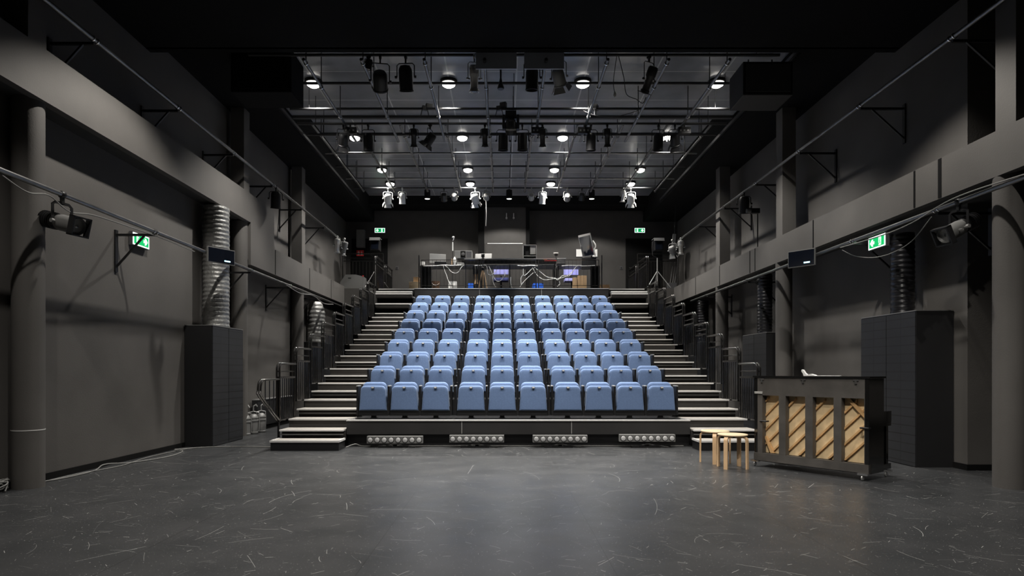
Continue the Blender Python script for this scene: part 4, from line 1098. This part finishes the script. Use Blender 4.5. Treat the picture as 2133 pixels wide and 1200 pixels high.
# large tilted tv pair on stand
t = thing('tilted_display_stand', 'stand with two dark tilted displays at the right of the desk', 'display stand', (at(1227, 0, 18.8).x, 18.8, ZD))
MB().tube((.08, 0, 0), (.08, 0, 1.55), .022, 10).build('pole', BLACKP, t, True)
MB().box(-.02, .22, -.10, .12, 0, .02).build('base', BLACKP, t)
A = T(-.02, 0, 1.02) @ R(-.9, 'Z') @ R(.30, 'X')
MB(A).box(-.24, .24, 0, .035, 0, .66).bevel(.006).build('upper_display', SILV, t, label='upper silver-edged display')
MB(A).box(-.225, .225, -.004, 0, .02, .60).build('upper_screen', SCREEN, t)
A = T(.0, .0, .62) @ R(-.35, 'Z')
MB(A).box(-.22, .22, -.03, 0, 0, .36).bevel(.005).build('lower_display', BLACKP, t)
MB().path(curve([(.12, .06, 1.5), (.20, .04, 1.35), (.16, .04, 1.2), (.19, .04, 1.05), (.13, .03, .9)]), .018, 6).build('cable_bunch', WHITE, t, True)
# chairs
def office_chair(px, Y, zs, label, mb_, mseat):
    x = at(px, 0, Y).x
    t = thing('office_chair', label, 'chair', (x, Y, ZD), 0, 'office chairs at the control desk')
    MB().box(-.24, .24, -.2, .2, .44, .54).bevel(.03).build('seat', mseat, t, True)
    MB().box(-.24, .24, .20, .25, .70, .99).bevel(.03).build('backrest', mb_, t, True)
    MB().path([(0, .1, .44), (0, .26, .46), (0, .27, .66)], .02, 6).build('back_support', BLACKP, t)
    MB().tube((0, 0, .06), (0, 0, .44), .025, 10).build('column', BLACKP, t)
    for k in range(5):
        a = 2 * PI * k / 5 + .3
        l = MB().path([(0, 0, .09), (.28 * math.cos(a), .28 * math.sin(a), .06)], .018, 6).build('base_leg', BLACKP, t)
        MB().lathe([(.025, -.012), (.025, .012)], T(.28 * math.cos(a), .28 * math.sin(a), .026) @ R(PI / 2, 'Y'), 10).build('castor', BLACKP, l)
office_chair(1044, 20.05, 0, 'office chair with lavender back and navy seat, middle of the desk', LAV, NAVY)
office_chair(1191, 20.15, 0, 'office chair with lavender seat and back, right part of the desk', LAV, LAV)
# boxes
def carton(px0, px1, py0, Y, label, m, z0=ZD, d=.3, rz=0, name='cardboard_box', cat='box'):
    a = at(px0, py0, Y); b = at(px1, py0, Y); W = b.x - a.x
    t = thing(name, label, cat, ((a.x + b.x) / 2, Y, z0), rz)
    H = a.z - z0
    MB().box(-W / 2, W / 2, 0, d, 0, H).bevel(.004).build('body', m, t)
    if m in (CARD, CARDL): MB().box(-.025, .025, -.002, d, H, H + .002).build('tape', WHITE, t)
    return t
carton(852, 872, 587, 18.75, 'pale cardboard box at the left end of the deck', CARDL)
carton(861, 873, 577, 18.80, 'brown cardboard box on top of the pale one', CARD, z0=at(0, 587, 18.75).z + .001, d=.2)
carton(1193, 1203, 578, 18.57, 'narrow brown cardboard box under the right desk', CARD, d=.12)
carton(1204, 1222, 574, 18.57, 'tall brown cardboard box under the right desk', CARD, d=.12)
carton(1251, 1270, 593, 18.7, 'flat brown box with white lid beside the right post', CARD, d=.25)
carton(934, 951, 586, 18.80, 'white plastic storage box under the left desk', WHITE, d=.2, name='storage_box')
carton(876, 884, 545, 19.05, 'white speaker-like device on the left end of the desk', WHITE, z0=4.473, d=.12, name='small_device', cat='device')
carton(952, 966, 547, 19.05, 'pale grey box on the desk below the projector', SILV, z0=4.473, d=.12, name='small_device', cat='device')
carton(985, 996, 571, 19.1, 'brown box in the shelf under the middle desk', CARD, z0=3.9, d=.2)
carton(975, 986, 590, 18.68, 'blue plastic bag on the deck under the desk', BLUEP, d=.15, name='blue_bag', cat='bag')
carton(1109, 1124, 592, 18.68, 'wide blue plastic tray on the deck floor', BLUEP, d=.2, name='blue_tray', cat='tray')
carton(1111, 1132, 590, 18.95, 'blue crate behind the wide blue tray', BLUEP, d=.2, name='blue_crate', cat='crate')
t = thing('brown_bucket', 'brown bucket under the left desk', 'bucket', (at(908, 0, 18.72).x, 18.72, ZD))
MB().lathe([(.09, 0), (.10, .02), (.125, .24), (.13, .25), (.12, .25)], None, 20).build('pail', BRONZE, t, True)
MB().path(curve([(-.12, 0, .24), (-.08, -.1, .16), (0, -.13, .13), (.08, -.1, .16), (.12, 0, .24)]), .005, 6).build('handle', SILV, t, True)
t = thing('hand_puppet_figure', 'white and tan small object on the desk left of the projector', 'object', (at(947, 0, 19.0).x, 19.0, 4.473))
MB().lathe([(.03, 0), (.035, .05), (.05, .10), (.045, .16), (.02, .22), (.005, .24)], None, 14).build('white_part', WHITE, t, True)
MB().box(-.10, -.05, -.03, .03, 0, .17).build('tan_part', BIRCH, t)
carton(1132, 1140, 541, 18.8, 'small orange object on the equipment shelf', ORG, z0=4.628, d=.05, name='orange_tool', cat='tool')
o = MB().box(0, .36, 0, .12, 0, .015).build('red_strip', RED); o.location = (at(1133, 0, 18.9).x, 18.6, 4.53)
t = thing('open_laptop', 'open black laptop with pale edge on the right desk', 'laptop', (at(1169, 0, 18.95).x, 19.02, 4.475))
MB().box(-.13, .13, -.1, .1, 0, .015).build('base', BLACKP, t)
MB(R(-.25, 'X')).box(-.13, .13, -.11, -.10, 0, .17).build('screen_back', BLACKP, t)
MB().box(-.135, .135, -.16, -.145, .16, .17).build('screen_edge', WHITE, t)
tag(o, 'red strip lying along the desk edge, right of the middle', 'tape roll')
# desk cables
def dc(pts, Y, label, m=CABLEW, r=.009):
    q = [Vector(at(a, b, Y + .02 * math.sin(i))) for i, (a, b) in enumerate(pts)]
    return tag(MB().path(curve(q, 6), r, 6).build('desk_cable', m, None, True), label, 'cable', 'cables hanging from the control desk')
dc([(926, 552), (933, 558), (940, 566), (949, 569), (956, 565), (961, 557), (966, 553)], 18.62, 'white cable looping down under the left part of the desk')
dc([(923, 553), (926, 563), (930, 573), (934, 585), (940, 596)], 18.62, 'white cable falling to the floor beside the white storage box')
dc([(882, 554), (900, 554), (915, 553), (928, 552), (940, 553), (960, 552)], 18.64, 'white cable lying along the left desk edge', r=.010)
dc([(988, 553), (1000, 553), (1012, 553), (1015, 562), (1016, 570), (1022, 573), (1030, 568), (1035, 562)], 18.62, 'white cable bundle beside the wooden tripod')
dc([(1018, 554), (1023, 565), (1028, 577), (1034, 585), (1042, 585), (1050, 576), (1053, 567)], 18.6, 'white cable loop hanging before the lavender chair in the middle')
dc([(1026, 575), (1027, 588), (1032, 598)], 18.63, 'short white cable reaching the deck edge near the tripod', r=.010)
dc([(1090, 560), (1092, 574), (1106, 562), (1110, 558)], 18.62, 'white cable tangle under the equipment rack', r=.010)
dc([(1110, 558), (1116, 570), (1127, 580), (1137, 583), (1150, 581), (1165, 580), (1180, 575), (1192, 566), (1201, 555), (1210, 553)], 18.6, 'long white cable swag under the right part of the desk')
dc([(1113, 557), (1125, 566), (1140, 577), (1155, 579), (1162, 583), (1172, 574), (1185, 575), (1196, 562)], 18.66, 'second white cable crossing the long swag')
dc([(1111, 568), (1100, 578), (1090, 588), (1083, 598)], 18.62, 'white cable slanting to the deck edge under the rack')
dc([(1086, 594), (1085, 580), (1090, 572)], 18.66, 'thin white cable rising behind the slanting one', r=.008)
dc([(1165, 586), (1166, 592), (1161, 597)], 18.62, 'short white cable end on the deck floor', r=.012)
dc([(1064, 577), (1064, 590), (1067, 602)], 18.62, 'short vertical white cable right of the middle chair', r=.012)
dc([(1078, 553), (1090, 554), (1105, 553), (1120, 554)], 18.66, 'white cable lying along the desk edge under the rack', r=.012)
dc([(1170, 554), (1187, 553), (1215, 554), (1240, 553)], 18.66, 'white cable lying along the right desk edge', r=.009)
# ------------------------------------------------------------------ back wall items
for px, w_, lab in ((1206.5, .20, 'left'), (1238, .20, 'right')):
    a = at(px, 527, YB - .02)
    t = thing('wall_notice', 'white framed paper on the back wall, %s one beside the tilted display' % lab, 'notice', (a.x, YB - .02, a.z), 0, 'papers on the back wall')
    MB().box(-w_ / 2 - .012, w_ / 2 + .012, 0, .02, -.135, .135).build('frame', BLACKP, t)
    MB().box(-w_ / 2, w_ / 2, -.003, 0, -.122, .122).build('paper', PAPER, t)
for px, lab in ((827, 'left'), (1294, 'right')):
    a = at(px, 558, YB - .02)
    t = thing('wall_switch', 'dark switch plate on the back wall, %s one' % lab, 'switch', (a.x, YB - .02, a.z), 0, 'switch plates on the back wall')
    MB().box(-.045, .045, 0, .02, -.05, .05).bevel(.005).build('plate', BLWALL, t)
    MB().box(-.02, .02, -.008, 0, -.025, .025).build('button', BLACKP, t)
a = at(746, 0, 20.8); 
t = thing('grey_wall_cabinet', 'grey two-door metal cabinet high on the back wall at left', 'cabinet', (-4.72, 20.78, 5.36))
MB().box(-.13, .13, 0, .2, 0, .58).build('carcass', GREYM, t)
MB().box(-.125, .125, -.012, 0, .01, .23).build('lower_door', GREYM, t)
MB().box(-.125, .125, -.012, 0, .245, .57).build('upper_door', GREYM, t)
t = thing('fire_sign', 'red fire equipment sign with two white pictograms below the grey cabinet', 'sign', (-4.76, 20.94, 5.19))
MB().box(-.12, .12, 0, .01, -.10, .10).build('red_plate', RED, t)
MB().box(-.08, -.02, -.003, 0, -.06, .02).lathe([(.02, 0), (.02, .003)], T(-.05, 0, .05) @ R(PI / 2, 'X'), 12).build('extinguisher_pictogram', WHITE, t)
MB().box(.02, .08, -.003, 0, -.06, -.03).box(.03, .07, -.003, 0, -.02, .01).box(.045, .055, -.003, 0, .01, .07).build('flame_pictogram', WHITE, t)
# stand lights on the landings
def stand_light(x, y, z0, label, rz, tri):
    t = thing('stand_spotlight', label, 'stage light', (x, y, z0), rz, 'spotlights on tripod stands')
    MB().tube((0, 0, .1), (0, 0, .98), .018, 10).build('pole', SILV, t, True)
    for k in range(3):
        a = PI / 2 + k * 2 * PI / 3 + (0 if tri else .5)
        MB().tube((.02 * math.cos(a), .02 * math.sin(a), .55), (.42 * math.cos(a), .42 * math.sin(a), .02), .012, 8).build('leg', SILV if tri else RAIL, t, True)
    MB().path([(0, 0, .98), (-.14, 0, 1.05), (-.16, 0, 1.3), (-.15, 0, 1.5)], .014, 8).build('yoke_arm', BLACKP, t, True)
    MB().box(-.12, .16, -.14, .16, 1.18, 1.52).bevel(.02).build('housing', BLACKP, t)
    fr = MB(); fr.box(-.14, .18, -.16, -.14, 1.50, 1.56); fr.box(-.14, .18, -.16, .16, 1.56, 1.575); fr.box(-.14, .18, -.2, -.16, 1.48, 1.50)
    fr.build('top_visor', SILV, t)
    MB().box(-.09, .13, -.15, -.14, 1.22, 1.46).build('lens', SCREEN, t)
stand_light(-3.98, 19.55, 3.81, 'black spotlight on a dark tripod stand on the left landing', 0, False)
stand_light(4.84, 19.62, 3.81, 'black spotlight on a silver tripod stand on the right landing', 0, True)
t = thing('flight_case', 'grey covered equipment case on the left landing', 'case', (-4.72, 19.62, 3.81))
MB().prism([(-.36, 0), (.36, 0), (.36, .40), (.12, .46), (-.20, .46), (-.36, .22)], 0, .45).build('cover', GREYM, t)
MB().box(-.12, -.02, -.004, 0, .34, .36).build('handle_slot', BLACK, t)
MB().box(.33, .37, -.01, .03, .40, .43).build('red_latch', RED, t)
t = thing('hanging_white_board', 'narrow grey board hanging near the far right bar', 'board', (5.12, 18.75, 5.10))
MB(R(.08, 'Y')).box(-.05, .05, 0, .02, -.25, .25).build('panel', GREYM, t)
MB().tube((.02, .01, .24), (.05, .01, 1.15), .004, 5).build('cord', PIPEB, t)
t = thing('stacked_gear', 'small grey box with rods on the right landing', 'box', (5.35, 19.7, 3.81))
MB().box(-.12, .12, 0, .3, 0, .22).build('case', BLWALL, t)
for x in (-.06, .02, .08): MB().tube((x, .1, .22), (x + .08, .12, .75), .008, 6).build('rod', GREYM, t)
# bright clamps on the back wall housing
for px, lab in ((1055, 'left'), (1070, 'right')):
    a = at(px, 450, 20.4)
    t = thing('wall_clamp', 'small bright clamp near the top of the central wall housing, %s one' % lab, 'clamp', (a.x, 20.4, a.z), 0, 'bright clamps at the back')
    MB().box(-.014, .014, -.02, .15, -.08, .09).bevel(.004).build('plate', SILV, t)
    MB().box(-.03, .03, -.04, .02, -.09, -.05).build('jaw', SILV, t)
